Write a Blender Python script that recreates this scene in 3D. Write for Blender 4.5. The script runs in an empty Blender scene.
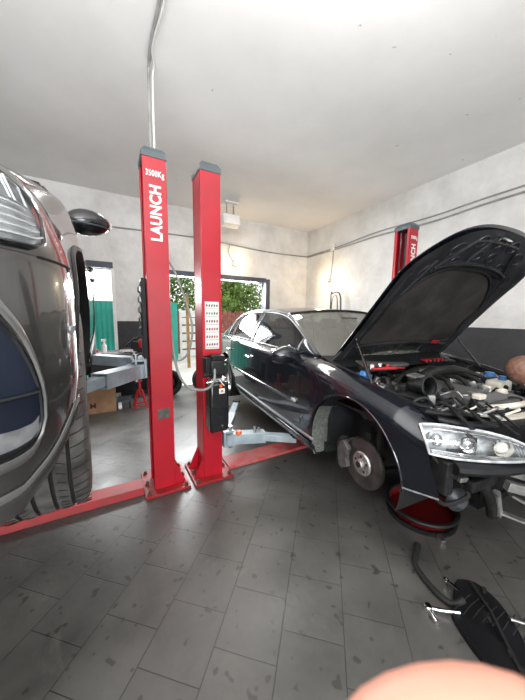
import bpy, bmesh, math, random
from math import sin, cos, pi, radians, sqrt, atan2
from mathutils import Vector, Matrix, noise
random.seed(7)
scn = bpy.context.scene
COL = scn.collection

# ------------------------------------------------------------------ materials
def _nt(name):
    m = bpy.data.materials.new(name); m.use_nodes = True
    nt = m.node_tree; b = nt.nodes['Principled BSDF']
    return m, nt, b
def mat(name, col, rough=.5, metal=0., var=.0, scale=6., bump=0., bscale=40., coat=0., emit=None, estr=0., col2=None, trans=0., spec=None, rvar=0.):
    m, nt, b = _nt(name)
    N, L = nt.nodes, nt.links
    c = (*col, 1)
    b.inputs['Base Color'].default_value = c
    b.inputs['Roughness'].default_value = rough
    b.inputs['Metallic'].default_value = metal
    b.inputs['Coat Weight'].default_value = coat
    b.inputs['Coat Roughness'].default_value = .04
    b.inputs['Transmission Weight'].default_value = trans
    if spec is not None: b.inputs['Specular IOR Level'].default_value = spec
    tc = N.new('ShaderNodeTexCoord')
    if var > 0 or col2:
        n = N.new('ShaderNodeTexNoise'); n.inputs['Scale'].default_value = scale; n.inputs['Detail'].default_value = 6
        L.new(tc.outputs['Object'], n.inputs['Vector'])
        r = N.new('ShaderNodeValToRGB'); r.color_ramp.elements[0].position = .36; r.color_ramp.elements[1].position = .66
        d = col2 if col2 else tuple(max(0, x*(1-var)) for x in col)
        u = col if col2 else tuple(min(1, x*(1+var*.5)) for x in col)
        r.color_ramp.elements[0].color = (*d, 1); r.color_ramp.elements[1].color = (*u, 1)
        L.new(n.outputs['Fac'], r.inputs['Fac']); L.new(r.outputs['Color'], b.inputs['Base Color'])
        if rvar > 0:
            mr = N.new('ShaderNodeMapRange'); mr.inputs['To Min'].default_value = rough-rvar; mr.inputs['To Max'].default_value = rough+rvar
            L.new(n.outputs['Fac'], mr.inputs['Value']); L.new(mr.outputs['Result'], b.inputs['Roughness'])
    if bump > 0:
        n2 = N.new('ShaderNodeTexNoise'); n2.inputs['Scale'].default_value = bscale; n2.inputs['Detail'].default_value = 5
        L.new(tc.outputs['Object'], n2.inputs['Vector'])
        bp = N.new('ShaderNodeBump'); bp.inputs['Strength'].default_value = bump; bp.inputs['Distance'].default_value = .01
        L.new(n2.outputs['Fac'], bp.inputs['Height']); L.new(bp.outputs['Normal'], b.inputs['Normal'])
    if emit:
        b.inputs['Emission Color'].default_value = (*emit, 1); b.inputs['Emission Strength'].default_value = estr
    return m
def glass(name, tint=(.55,.6,.6), refl=.12):
    m, nt, b = _nt(name); N, L = nt.nodes, nt.links
    N.remove(b)
    t = N.new('ShaderNodeBsdfTransparent'); t.inputs['Color'].default_value = (*tint, 1)
    g = N.new('ShaderNodeBsdfGlossy'); g.inputs['Roughness'].default_value = .03
    lw = N.new('ShaderNodeLayerWeight'); lw.inputs['Blend'].default_value = .35
    mr = N.new('ShaderNodeMapRange'); mr.inputs['To Min'].default_value = refl; mr.inputs['To Max'].default_value = .55
    mx = N.new('ShaderNodeMixShader')
    L.new(lw.outputs['Fresnel'], mr.inputs['Value']); L.new(mr.outputs['Result'], mx.inputs['Fac'])
    L.new(t.outputs[0], mx.inputs[1]); L.new(g.outputs[0], mx.inputs[2])
    L.new(mx.outputs[0], N['Material Output'].inputs['Surface'])
    return m

M = {}
M['red'] = mat('red_lift_paint', (.42,.006,.018), .36, var=.10, scale=5, bump=.05, bscale=220, coat=.15)
M['red_plate'] = mat('scuffed_red_floor_paint', (.36,.008,.015), .45, scale=9, col2=(.24,.015,.015), bump=.15, bscale=60)
M['red_pink'] = mat('worn_pinkish_red_paint', (.45,.03,.035), .5, scale=12, col2=(.34,.12,.11), bump=.1, bscale=70)
M['cap'] = mat('grey_plastic_cap', (.085,.11,.12), .5, var=.15, bump=.1)
M['white_text'] = mat('white_lettering', (.86,.80,.80), .5)
M['grey_arm'] = mat('grey_arm_paint', (.30,.36,.40), .4, var=.25, scale=8, bump=.1)
M['grey_dark'] = mat('dark_grey_steel', (.07,.08,.09), .45, .4, var=.3)
M['steel'] = mat('bare_steel', (.55,.55,.54), .3, 1., var=.25, scale=14, rvar=.1)
M['chrome'] = mat('chrome', (.85,.85,.86), .1, 1.)
M['black'] = mat('black_gloss_paint', (.008,.009,.01), .22, coat=.4)
M['black_plastic'] = mat('black_plastic', (.010,.011,.012), .5, spec=.3, var=.4, scale=10)
M['rubber'] = mat('black_rubber', (.012,.012,.012), .7, spec=.3, var=.3, bump=.1)
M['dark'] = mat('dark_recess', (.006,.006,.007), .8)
M['audi'] = mat('dark_blue_grey_car_paint', (.013,.015,.022), .2, .35, coat=1., var=.2, scale=3)
M['audi_dust'] = mat('dusty_roof_paint', (.085,.09,.095), .3, .2, var=.2, scale=4, coat=.5)
M['suv'] = mat('grey_metallic_car_paint', (.115,.112,.108), .22, .7, coat=1.)
M['glass'] = glass('car_window_glass')
M['glass_dusty'] = glass('dusty_windscreen_glass')
_n = M['glass_dusty'].node_tree; _o = _n.nodes['Material Output']; _s = _o.inputs['Surface'].links[0].from_socket
_d = _n.nodes.new('ShaderNodeBsdfDiffuse'); _d.inputs['Color'].default_value = (.42,.41,.36,1); _m = _n.nodes.new('ShaderNodeMixShader'); _m.inputs['Fac'].default_value = .26
_n.links.new(_s,_m.inputs[1]); _n.links.new(_d.outputs[0],_m.inputs[2]); _n.links.new(_m.outputs[0],_o.inputs['Surface'])
M['glass_clear'] = glass('headlight_lens', (.93,.95,.96), .06)
M['tyre'] = mat('tyre_rubber', (.15,.145,.135), .62, scale=14, col2=(.04,.038,.036), bump=.25, bscale=60)
M['tyre_groove'] = mat('tyre_groove', (.008,.008,.008), .8)
M['rust'] = mat('rusty_brown_metal', (.14,.08,.06), .6, .5, var=.4, scale=20)
M['caliper'] = mat('dirty_caliper_iron', (.12,.115,.11), .55, .5, var=.4, scale=20, bump=.3)
M['disc'] = mat('worn_brake_disc', (.13,.12,.115), .42, .8, var=.35, scale=10, rvar=.1)
M['hub'] = mat('hub_steel', (.55,.54,.52), .35, .85, var=.4, scale=25)
M['liner'] = mat('dusty_wheel_liner', (.13,.15,.13), .75, scale=70, col2=(.055,.06,.055), bump=.8, bscale=70)
M['underhood'] = mat('underhood_black', (.034,.035,.038), .34, .3, var=.5, scale=5, bump=.15, bscale=20)
M['pad'] = mat('hood_insulation_pad', (.034,.030,.028), .75, var=.6, scale=4, bump=.3, bscale=60)
M['engine_grey'] = mat('cast_aluminium', (.32,.32,.31), .45, .7, var=.5, scale=14, bump=.3)
M['engine_dark'] = mat('greasy_engine_parts', (.020,.020,.020), .5, .3, spec=.3, var=.6, scale=12, bump=.3)
M['engine_cover'] = mat('grey_engine_cover', (.10,.10,.10), .5, .1, var=.3, scale=8)
M['cream'] = mat('cream_plastic', (.62,.58,.50), .5, var=.3, scale=9)
M['blue'] = mat('blue_plastic', (.03,.16,.42), .4)
M['red_plastic'] = mat('red_plastic', (.38,.02,.025), .4, var=.2)
M['teal'] = mat('teal_painted_sheet', (.03,.36,.28), .5, var=.15, scale=3)
M['card'] = mat('brown_cardboard', (.26,.15,.08), .8, var=.25, scale=5)
M['card_dark'] = mat('cardboard_print', (.05,.03,.02), .8)
M['darkred'] = mat('shaded_dark_red', (.10,.005,.006), .25)  # red with the shade under the car put into its colour
M['white'] = mat('white_plastic', (.75,.75,.73), .5, var=.1)
M['conduit'] = mat('grey_cable_sheath', (.30,.30,.29), .6, var=.2)
M['hose'] = mat('grey_green_hose', (.24,.26,.24), .55, var=.2, scale=20)
M['orange'] = mat('orange_cap', (.75,.13,.02), .45)
M['skin'] = mat('warm_skin', (.56,.27,.20), .5, var=.1, scale=30)
M['skin'].node_tree.nodes['Principled BSDF'].inputs['Subsurface Weight'].default_value = .15
M['skin'].node_tree.nodes['Principled BSDF'].inputs['Subsurface Scale'].default_value = .01
M['nail'] = mat('finger_nail', (.85,.58,.50), .25)
M['scalp'] = mat('tanned_scalp_skin', (.23,.115,.075), .5, scale=60, col2=(.12,.06,.045))
M['shirt'] = mat('dark_work_shirt', (.03,.035,.05), .85, var=.3)
M['trousers'] = mat('dark_work_trousers', (.02,.022,.03), .85, var=.3)
M['shoe'] = mat('black_work_shoe', (.012,.012,.012), .5)
M['leaf'] = mat('green_leaves', (.13,.25,.035), .55, scale=1.3, col2=(.035,.10,.012))
M['leaf2'] = mat('light_green_leaves', (.24,.36,.07), .55, scale=1.6, col2=(.08,.17,.02))
M['bark'] = mat('tree_bark', (.10,.07,.05), .9, var=.4, bump=.5)
M['yard'] = mat('pale_concrete_yard', (.60,.58,.54), .9, var=.15, scale=2, bump=.2)
M['redfence'] = mat('weathered_red_brown_fence', (.24,.085,.065), .85, var=.4, scale=5)
M['wood'] = mat('yellowish_wood', (.38,.22,.08), .7, var=.3, scale=9)
M['frame'] = mat('blue_grey_door_frame', (.05,.06,.085), .5, var=.2)
M['bulb'] = mat('warm_lit_bulb', (1,.8,.5), .4, emit=(1.,.78,.48), estr=14)
M['sticker'] = mat('sticker_white', (.72,.68,.66), .5)
M['ink_red'] = mat('sticker_red_ink', (.45,.06,.05), .5)
M['ink_black'] = mat('sticker_dark_ink', (.10,.09,.09), .5)
M['ink_green'] = mat('sticker_green_ink', (.08,.30,.12), .5)
M['plate'] = mat('riveted_data_plate', (.13,.12,.11), .45, .5, var=.3, scale=30)
M['amber'] = mat('pale_reflector', (.75,.72,.62), .3)
M['hl_bright'] = mat('headlight_bright_strip', (.85,.86,.87), .2, .25)
M['hl_grey'] = mat('headlight_inner_grey', (.26,.27,.28), .35, .2, var=.3, scale=30)
M['hl_silver'] = mat('headlight_inner_silver', (.80,.82,.83), .3, .35, scale=26, col2=(.42,.44,.46))
M['satin'] = mat('satin_silver_trim', (.30,.30,.30), .28, .8, coat=.5)
M['navy'] = mat('dark_navy_plastic', (.012,.016,.03), .35)
M['seatmat'] = mat('grey_seat_fabric', (.06,.06,.062), .8, var=.2)

def wall_mat():
    m, nt, b = _nt('painted_wall_with_dark_dado'); N, L = nt.nodes, nt.links
    g = N.new('ShaderNodeNewGeometry'); s = N.new('ShaderNodeSeparateXYZ'); L.new(g.outputs['Position'], s.inputs[0])
    n = N.new('ShaderNodeTexNoise'); n.inputs['Scale'].default_value = 1.7; n.inputs['Detail'].default_value = 8; n.inputs['Roughness'].default_value = .65
    L.new(g.outputs['Position'], n.inputs['Vector'])
    r = N.new('ShaderNodeValToRGB'); r.color_ramp.elements[0].position = .3; r.color_ramp.elements[1].position = .62
    r.color_ramp.elements[0].color = (.50,.495,.48,1); r.color_ramp.elements[1].color = (.68,.68,.67,1)
    L.new(n.outputs['Fac'], r.inputs['Fac'])
    n3 = N.new('ShaderNodeTexNoise'); n3.inputs['Scale'].default_value = 5; n3.inputs['Detail'].default_value = 6; L.new(g.outputs['Position'], n3.inputs['Vector'])
    r3 = N.new('ShaderNodeValToRGB'); r3.color_ramp.elements[0].color = (.018,.018,.020,1); r3.color_ramp.elements[1].color = (.045,.046,.05,1)
    L.new(n3.outputs['Fac'], r3.inputs['Fac'])
    lt = N.new('ShaderNodeMath'); lt.operation = 'LESS_THAN'; lt.inputs[1].default_value = 1.44; L.new(s.outputs['Z'], lt.inputs[0])
    mx = N.new('ShaderNodeMix'); mx.data_type = 'RGBA'
    L.new(lt.outputs[0], mx.inputs['Factor']); L.new(r.outputs[0], mx.inputs['A']); L.new(r3.outputs[0], mx.inputs['B'])
    L.new(mx.outputs['Result'], b.inputs['Base Color'])
    b.inputs['Roughness'].default_value = .75
    n2 = N.new('ShaderNodeTexNoise'); n2.inputs['Scale'].default_value = 11; n2.inputs['Detail'].default_value = 9; L.new(g.outputs['Position'], n2.inputs['Vector'])
    bp = N.new('ShaderNodeBump'); bp.inputs['Strength'].default_value = .35; bp.inputs['Distance'].default_value = .03
    L.new(n2.outputs['Fac'], bp.inputs['Height']); L.new(bp.outputs[0], b.inputs['Normal'])
    return m
def ceil_mat():
    m, nt, b = _nt('painted_ceiling'); N, L = nt.nodes, nt.links
    g = N.new('ShaderNodeNewGeometry')
    n = N.new('ShaderNodeTexNoise'); n.inputs['Scale'].default_value = .8; n.inputs['Detail'].default_value = 9; n.inputs['Roughness'].default_value = .6
    L.new(g.outputs['Position'], n.inputs['Vector'])
    r = N.new('ShaderNodeValToRGB'); r.color_ramp.elements[0].position = .3; r.color_ramp.elements[1].position = .65
    r.color_ramp.elements[0].color = (.68,.68,.67,1); r.color_ramp.elements[1].color = (.78,.78,.78,1)
    L.new(n.outputs['Fac'], r.inputs['Fac'])
    # small flaked paint spots
    v = N.new('ShaderNodeTexNoise'); v.inputs['Scale'].default_value = 9; v.inputs['Detail'].default_value = 4; L.new(g.outputs['Position'], v.inputs['Vector'])
    r2 = N.new('ShaderNodeValToRGB'); r2.color_ramp.elements[0].position = .735; r2.color_ramp.elements[1].position = .76
    L.new(v.outputs['Fac'], r2.inputs['Fac'])
    mx = N.new('ShaderNodeMix'); mx.data_type = 'RGBA'; L.new(r2.outputs[0], mx.inputs['Factor']); L.new(r.outputs[0], mx.inputs['A']); mx.inputs['B'].default_value = (.40,.40,.39,1)
    L.new(mx.outputs['Result'], b.inputs['Base Color']); b.inputs['Roughness'].default_value = .7
    n2 = N.new('ShaderNodeTexNoise'); n2.inputs['Scale'].default_value = 4; n2.inputs['Detail'].default_value = 10; L.new(g.outputs['Position'], n2.inputs['Vector'])
    bp = N.new('ShaderNodeBump'); bp.inputs['Strength'].default_value = .18; bp.inputs['Distance'].default_value = .03
    L.new(n2.outputs['Fac'], bp.inputs['Height']); L.new(bp.outputs[0], b.inputs['Normal'])
    return m
def floor_mat():
    m, nt, b = _nt('grey_floor_tiles'); N, L = nt.nodes, nt.links
    g = N.new('ShaderNodeNewGeometry')
    mp = N.new('ShaderNodeMapping'); mp.vector_type = 'POINT'
    # u along the rows of tiles, v across them
    T = 0.7389
    mp.inputs['Rotation'].default_value = (0, 0, -(pi/2 - T))
    L.new(g.outputs['Position'], mp.inputs['Vector'])
    ad = N.new('ShaderNodeVectorMath'); ad.operation = 'ADD'; ad.inputs[1].default_value = (-.116+6.04, -.4576+.3029*20, 0)
    L.new(mp.outputs[0], ad.inputs[0])
    br = N.new('ShaderNodeTexBrick'); br.offset = .5; br.offset_frequency = 2; br.squash = 1
    br.inputs['Scale'].default_value = 1; br.inputs['Brick Width'].default_value = .302; br.inputs['Row Height'].default_value = .3029
    br.inputs['Mortar Size'].default_value = .0028; br.inputs['Mortar Smooth'].default_value = .3; br.inputs['Bias'].default_value = 0
    br.inputs['Color1'].default_value = (.066,.064,.061,1); br.inputs['Color2'].default_value = (.075,.073,.069,1); br.inputs['Mortar'].default_value = (.023,.022,.021,1)
    L.new(ad.outputs[0], br.inputs['Vector'])
    n = N.new('ShaderNodeTexNoise'); n.inputs['Scale'].default_value = 1.6; n.inputs['Detail'].default_value = 9; n.inputs['Roughness'].default_value = .62
    L.new(g.outputs['Position'], n.inputs['Vector'])
    r = N.new('ShaderNodeValToRGB'); r.color_ramp.elements[0].position = .32; r.color_ramp.elements[1].position = .7
    r.color_ramp.elements[0].color = (.60,.60,.60,1); r.color_ramp.elements[1].color = (1.35,1.34,1.30,1); L.new(n.outputs['Fac'], r.inputs['Fac'])
    mu = N.new('ShaderNodeMix'); mu.data_type = 'RGBA'; mu.blend_type = 'MULTIPLY'; mu.inputs['Factor'].default_value = 1
    L.new(br.outputs['Color'], mu.inputs['A']); L.new(r.outputs[0], mu.inputs['B'])
    # oily drips
    ns = N.new('ShaderNodeTexNoise'); ns.inputs['Scale'].default_value = 15; ns.inputs['Detail'].default_value = 1; ns.inputs['Distortion'].default_value = .2; L.new(g.outputs['Position'], ns.inputs['Vector'])
    rs = N.new('ShaderNodeValToRGB'); rs.color_ramp.elements[0].position = .665; rs.color_ramp.elements[1].position = .70; L.new(ns.outputs['Fac'], rs.inputs['Fac'])
    m2 = N.new('ShaderNodeMix'); m2.data_type = 'RGBA'; L.new(mu.outputs['Result'], m2.inputs['A']); m2.inputs['B'].default_value = (.022,.020,.018,1)
    ms = N.new('ShaderNodeMath'); ms.operation = 'MULTIPLY'; ms.inputs[1].default_value = .75; L.new(rs.outputs[0], ms.inputs[0]); L.new(ms.outputs[0], m2.inputs['Factor'])
    # dried pale smears
    nd = N.new('ShaderNodeTexNoise'); nd.inputs['Scale'].default_value = 2.2; nd.inputs['Detail'].default_value = 10; nd.inputs['Roughness'].default_value = .75; nd.inputs['Distortion'].default_value = 1.2; L.new(g.outputs['Position'], nd.inputs['Vector'])
    rd = N.new('ShaderNodeValToRGB'); rd.color_ramp.elements[0].position = .60; rd.color_ramp.elements[1].position = .78; L.new(nd.outputs['Fac'], rd.inputs['Fac'])
    m3 = N.new('ShaderNodeMix'); m3.data_type = 'RGBA'; L.new(m2.outputs['Result'], m3.inputs['A']); m3.inputs['B'].default_value = (.17,.155,.135,1)
    mt = N.new('ShaderNodeMath'); mt.operation = 'MULTIPLY'; mt.inputs[1].default_value = .6; L.new(rd.outputs[0], mt.inputs[0]); L.new(mt.outputs[0], m3.inputs['Factor'])
    L.new(m3.outputs['Result'], b.inputs['Base Color'])
    mr = N.new('ShaderNodeMapRange'); mr.inputs['From Min'].default_value = .3; mr.inputs['From Max'].default_value = .7; mr.inputs['To Min'].default_value = .27; mr.inputs['To Max'].default_value = .48
    L.new(n.outputs['Fac'], mr.inputs['Value']); L.new(mr.outputs[0], b.inputs['Roughness'])
    b.inputs['Specular IOR Level'].default_value = .6
    bp = N.new('ShaderNodeBump'); bp.inputs['Strength'].default_value = .5; bp.inputs['Distance'].default_value = .004; bp.invert = True
    L.new(br.outputs['Fac'], bp.inputs['Height'])
    bp2 = N.new('ShaderNodeBump'); bp2.inputs['Strength'].default_value = .12; bp2.inputs['Distance'].default_value = .01
    n4 = N.new('ShaderNodeTexNoise'); n4.inputs['Scale'].default_value = 28; n4.inputs['Detail'].default_value = 6; L.new(g.outputs['Position'], n4.inputs['Vector'])
    L.new(n4.outputs['Fac'], bp2.inputs['Height']); L.new(bp.outputs[0], bp2.inputs['Normal']); L.new(bp2.outputs[0], b.inputs['Normal'])
    return m
M['wall'] = wall_mat(); M['ceiling'] = ceil_mat(); M['floor'] = floor_mat()

# ------------------------------------------------------------------ mesh tools
class MB:
    def __init__(s): s.v = []; s.f = []
    def add(s, vs, fs):
        o = len(s.v); s.v += [tuple(v) for v in vs]; s.f += [tuple(i+o for i in f) for f in fs]; return s
    def box(s, c, d, rz=0, rx=0, ry=0, taper=1.):
        R = Matrix.Rotation(rz,3,'Z') @ Matrix.Rotation(ry,3,'Y') @ Matrix.Rotation(rx,3,'X')
        vs = []
        for z in (-.5,.5):
            k = taper if z > 0 else 1
            for x,y in ((-.5,-.5),(.5,-.5),(.5,.5),(-.5,.5)):
                vs.append(Vector(c) + R @ Vector((x*d[0]*k, y*d[1]*k, z*d[2])))
        return s.add(vs, [(3,2,1,0),(4,5,6,7),(0,1,5,4),(1,2,6,5),(2,3,7,6),(3,0,4,7)])
    def bb(s, a, b):   # box from corner to corner
        return s.box([(a[i]+b[i])/2 for i in range(3)], [abs(b[i]-a[i]) for i in range(3)])
    def bar(s, a, b, w, h, up=(0,0,1), w2=None, h2=None):
        a, b = Vector(a), Vector(b); d = (b-a).normalized(); u = Vector(up); x = d.cross(u).normalized(); y = x.cross(d)
        vs = []
        for p, ww, hh in ((a,w,h),(b,w2 or w,h2 or h)):
            for i,j in ((-1,-1),(1,-1),(1,1),(-1,1)): vs.append(p + x*i*ww/2 + y*j*hh/2)
        return s.add(vs, [(0,1,2,3),(7,6,5,4),(0,4,5,1),(1,5,6,2),(2,6,7,3),(3,7,4,0)])
    def tube(s, pts, r, n=10, closed=False, caps=True, flat=1.):
        P = [Vector(p) for p in pts]; m = len(P); rr = r if isinstance(r, (list,tuple)) else [r]*m
        prev = None; base = len(s.v)
        for i in range(m):
            if closed: t = P[(i+1)%m]-P[i-1]
            else: t = P[min(i+1,m-1)]-P[max(i-1,0)]
            t.normalize()
            if prev is None:
                a = Vector((0,0,1)) if abs(t.z) < .9 else Vector((1,0,0)); x = t.cross(a).normalized()
            else: x = (prev - t*prev.dot(t)).normalized()
            prev = x; y = t.cross(x)
            for k in range(n):
                an = 2*pi*k/n; s.v.append(tuple(P[i] + (x*cos(an) + y*sin(an)*flat)*rr[i]))
        R = m if closed else m-1
        for i in range(R):
            for k in range(n):
                a = base+i*n+k; b_ = base+i*n+(k+1)%n; c = base+((i+1)%m)*n+(k+1)%n; d = base+((i+1)%m)*n+k
                s.f.append((a,b_,c,d))
        if not closed and caps:
            s.f.append(tuple(base+k for k in range(n))[::-1]); s.f.append(tuple(base+(m-1)*n+k for k in range(n)))
        return s
    def cyl(s, a, b, r, r2=None, n=20): return s.tube([a,b], [r, r if r2 is None else r2], n)
    def lathe(s, prof, c, ax=(0,0,1), n=32, closed=False):   # prof: list of (radius, height along axis)
        ax = Vector(ax).normalized(); a = Vector((0,0,1)) if abs(ax.z) < .9 else Vector((1,0,0)); x = ax.cross(a).normalized(); y = ax.cross(x); c = Vector(c)
        base = len(s.v); m = len(prof)
        for (r,h) in prof:
            for k in range(n):
                t = 2*pi*k/n; s.v.append(tuple(c + ax*h + (x*cos(t)+y*sin(t))*max(r,1e-4)))
        for i in range(m if closed else m-1):
            j = (i+1)%m
            for k in range(n):
                s.f.append((base+i*n+k, base+i*n+(k+1)%n, base+j*n+(k+1)%n, base+j*n+k))
        return s
    def grid(s, rows, skip=None):
        base = len(s.v); w = len(rows[0])
        for r in rows: s.v += [tuple(p) for p in r]
        for i in range(len(rows)-1):
            for j in range(w-1):
                if skip and skip(i,j): continue
                s.f.append((base+i*w+j, base+i*w+j+1, base+(i+1)*w+j+1, base+(i+1)*w+j))
        return s
    def prism(s, poly, vec):
        n = len(poly); v = Vector(vec)
        vs = [Vector(p) for p in poly] + [Vector(p)+v for p in poly]
        return s.add(vs, [tuple(range(n))[::-1], tuple(range(n,2*n))] + [(i,(i+1)%n,n+(i+1)%n,n+i) for i in range(n)])
    def ball(s, c, r, n=12, m=8):
        c = Vector(c); r = r if isinstance(r,(tuple,list)) else (r,r,r)
        rows = [[(c.x+r[0]*sin(pi*i/m)*cos(2*pi*j/n), c.y+r[1]*sin(pi*i/m)*sin(2*pi*j/n), c.z+r[2]*cos(pi*i/m)) for j in range(n+1)] for i in range(m+1)]
        return s.grid(rows)
def obj(name, mb, m, parent=None, smooth=True, bevel=0., solid=0., angle=38, sub=0):
    me = bpy.data.meshes.new(name); me.from_pydata(mb.v, [], mb.f); me.update()
    bm = bmesh.new(); bm.from_mesh(me)
    bmesh.ops.remove_doubles(bm, verts=bm.verts, dist=1e-5)
    bmesh.ops.recalc_face_normals(bm, faces=bm.faces)
    if smooth:
        for f in bm.faces: f.smooth = True
        for e in bm.edges:
            if len(e.link_faces) == 2 and e.calc_face_angle(0) > radians(angle): e.smooth = False
    bm.to_mesh(me); bm.free()
    me.materials.append(m)
    o = bpy.data.objects.new(name, me); COL.objects.link(o)
    if parent: o.parent = parent
    if solid:
        md = o.modifiers.new('solid','SOLIDIFY'); md.thickness = solid; md.offset = -1
    if bevel:
        md = o.modifiers.new('bevel','BEVEL'); md.width = bevel; md.segments = 2; md.limit_method = 'ANGLE'; md.angle_limit = radians(40)
    if sub:
        md = o.modifiers.new('sub','SUBSURF'); md.levels = sub; md.render_levels = sub
    return o
def tag(o, label, cat, group=None, kind=None):
    if label: o['label'] = label
    if cat: o['category'] = cat
    if group: o['group'] = group
    if kind: o['kind'] = kind
    return o
def thing(name, label, cat, loc=(0,0,0), rz=0., group=None):
    o = bpy.data.objects.new(name, None); COL.objects.link(o); o.empty_display_size = .1
    o.location = loc; o.rotation_euler = (0,0,rz)
    return tag(o, label, cat, group)
def struct(name, mb, m, **k):
    o = obj(name, mb, m, **k); o['kind'] = 'structure'; return o
def cr(pts, n=8, closed=False):   # Catmull-Rom through points
    P = [Vector(p) for p in pts]; out = []; m = len(P)
    for i in range(m if closed else m-1):
        if closed: a,b,c,d = P[i-1],P[i],P[(i+1)%m],P[(i+2)%m]
        else: a,b,c,d = P[max(i-1,0)],P[i],P[i+1],P[min(i+2,m-1)]
        for k in range(n):
            t = k/n; out.append(.5*((2*b)+(c-a)*t+(2*a-5*b+4*c-d)*t*t+(3*b-a-3*c+d)*t**3))
    if not closed: out.append(P[-1])
    return out
def text(name, body, size, loc, rot, m, parent, ext=.0015, off=0., sx=1.):
    cu = bpy.data.curves.new(name,'FONT'); cu.body = body; cu.size = size; cu.extrude = ext; cu.offset = off; cu.space_character = 1.08; cu.align_x = 'CENTER'; cu.align_y = 'CENTER'
    t = bpy.data.objects.new(name+'_c', cu); COL.objects.link(t); bpy.context.view_layer.update()
    me = bpy.data.meshes.new_from_object(t.evaluated_get(bpy.context.evaluated_depsgraph_get()))
    COL.objects.unlink(t); bpy.data.objects.remove(t)
    me.materials.clear(); me.materials.append(m)
    o = bpy.data.objects.new(name, me); COL.objects.link(o); o.location = loc; o.rotation_euler = rot; o.scale = (sx,1,1); o.parent = parent
    return o
def lerp(a,b,t): return a+(b-a)*t
def pw(x, pts):   # smooth piecewise interpolation of (x, value)
    if x <= pts[0][0]: return pts[0][1]
    for (a,va),(b,vb) in zip(pts, pts[1:]):
        if x <= b:
            t = (x-a)/(b-a); return lerp(va, vb, t)
    return pts[-1][1]

# ------------------------------------------------------------------ room
XR, YB, HC = 4.506, 5.757, 3.698
XL, YF = -4.6, -5.0
fl = MB().bb((XL-.2,YF-.2,-.1),(XR+.2,YB+.28,0)); struct('floor', fl, M['floor'], smooth=False)
struct('ceiling', MB().bb((XL-.2,YF-.2,HC),(XR+.2,YB+.28,HC+.15)), M['ceiling'], smooth=False)
struct('wall_right', MB().bb((XR,YF,0),(XR+.2,YB,HC)), M['wall'], smooth=False)
struct('wall_left', MB().bb((XL-.2,YF,0),(XL,YB,HC)), M['wall'], smooth=False)
wb = MB()
for a,b,z0,z1 in ((XL-.2,-.75,0,HC),(-.75,.075,2.44,HC),(.075,.70,0,HC),(.70,3.37,2.44,HC),(3.37,XR+.2,0,HC)):
    wb.bb((a,YB,z0),(b,YB+.28,z1))
struct('wall_back', wb, M['wall'], smooth=False)
wf = MB()
for a,b,z0,z1 in ((XL-.2,-3.6,0,HC),(-3.6,3.6,3.1,HC),(3.6,XR+.2,0,HC)): wf.bb((a,YF-.2,z0),(b,YF,z1))
struct('wall_front', wf, M['wall'], smooth=False)
# frames of the openings
struct('door_1', MB().bb((.70,YB-.012,0),(.78,YB+.27,2.44)).bb((3.29,YB-.012,0),(3.40,YB+.10,2.44)).bb((3.33,YB+.1,0),(3.369,YB+.27,2.44)).bb((.78,YB-.012,2.36),(3.29,YB+.25,2.46)), M['frame'], smooth=False)
struct('door_2', MB().bb((-.75,YB-.012,2.39),(.08,YB+.2,2.50)).bb((-.75,YB-.01,0),(-.69,YB+.2,2.39)), M['frame'], smooth=False)
struct('trim_1', MB().bb((.045,YB-.015,0),(.10,YB+.02,2.39)), M['white'], smooth=False)

# ------------------------------------------------------------------ outside
struct('ground', MB().bb((-14,YB+.28,-.14),(20,30,-.02)), M['yard'], smooth=False)
fence = thing('sheet_fence','weathered red brown fence standing beyond the wide doorway, beneath the trees','fence',(5.2,11.3,0))
mb = MB()
for i in range(34):
    x = -3.4+i*.2; mb.box((x,0,.85+.02*(i%3)),(.185,.03,1.7+.04*(i%3)))
obj('board_panel', mb, M['redfence'], fence, smooth=False)
for x in (-3,-1,1,3): obj('post', MB().box((x,.06,.95),(.08,.08,1.9)), M['redfence'], fence, smooth=False)
wfc = thing('white_fence','low white slatted fence out in the yard behind the teal gate leaf','fence',(2.95,10.2,0))
for z in (.15,.45,.75,1.05,1.35,1.62): obj('slat', MB().box((0,0,z),(1.5,.03,.24)), M['white'], wfc, smooth=False)
for x in (-.7,.1,.72): obj('post', MB().box((x,.03,.9),(.07,.05,1.8)), M['white'], wfc, smooth=False)
tg = thing('gate_leaf','teal sheet metal gate leaf standing open outside, seen between the two red posts','gate',(1.55,9.6,0))
obj('sheet', MB().box((0,0,.99),(.90,.03,1.98)), M['teal'], tg, smooth=False)
obj('gate_frame', MB().bar((-.45,-.02,.03),(-.45,-.02,1.98),.04,.03).bar((.45,-.02,.03),(.45,-.02,1.98),.04,.03).bar((-.45,-.02,1.96),(.45,-.02,1.96),.03,.04).bar((-.45,-.02,1.0),(.45,-.02,1.0),.03,.03), M['teal'], tg, smooth=False)
tp = thing('sheet_partition','teal corrugated sheet partition outside the narrow left doorway','partition',(-.55,7.0,0))
rows = [[(-1.6+i*.02, .012*sin(i*1.3), z) for i in range(161)] for z in (0,1.86)]
obj('sheet', MB().grid(rows), M['teal'], tp)
obj('rail', MB().bar((-1.6,.03,1.82),(1.6,.03,1.82),.03,.05), M['steel'], tp, smooth=False)
pp = tag(obj('wooden_pole', MB().cyl((2.02,8.2,-.02),(2.0,8.2,2.15),.05,.045,12), M['wood']), 'yellowish wooden pole upright in the yard beside the teal gate leaf','pole')
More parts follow.
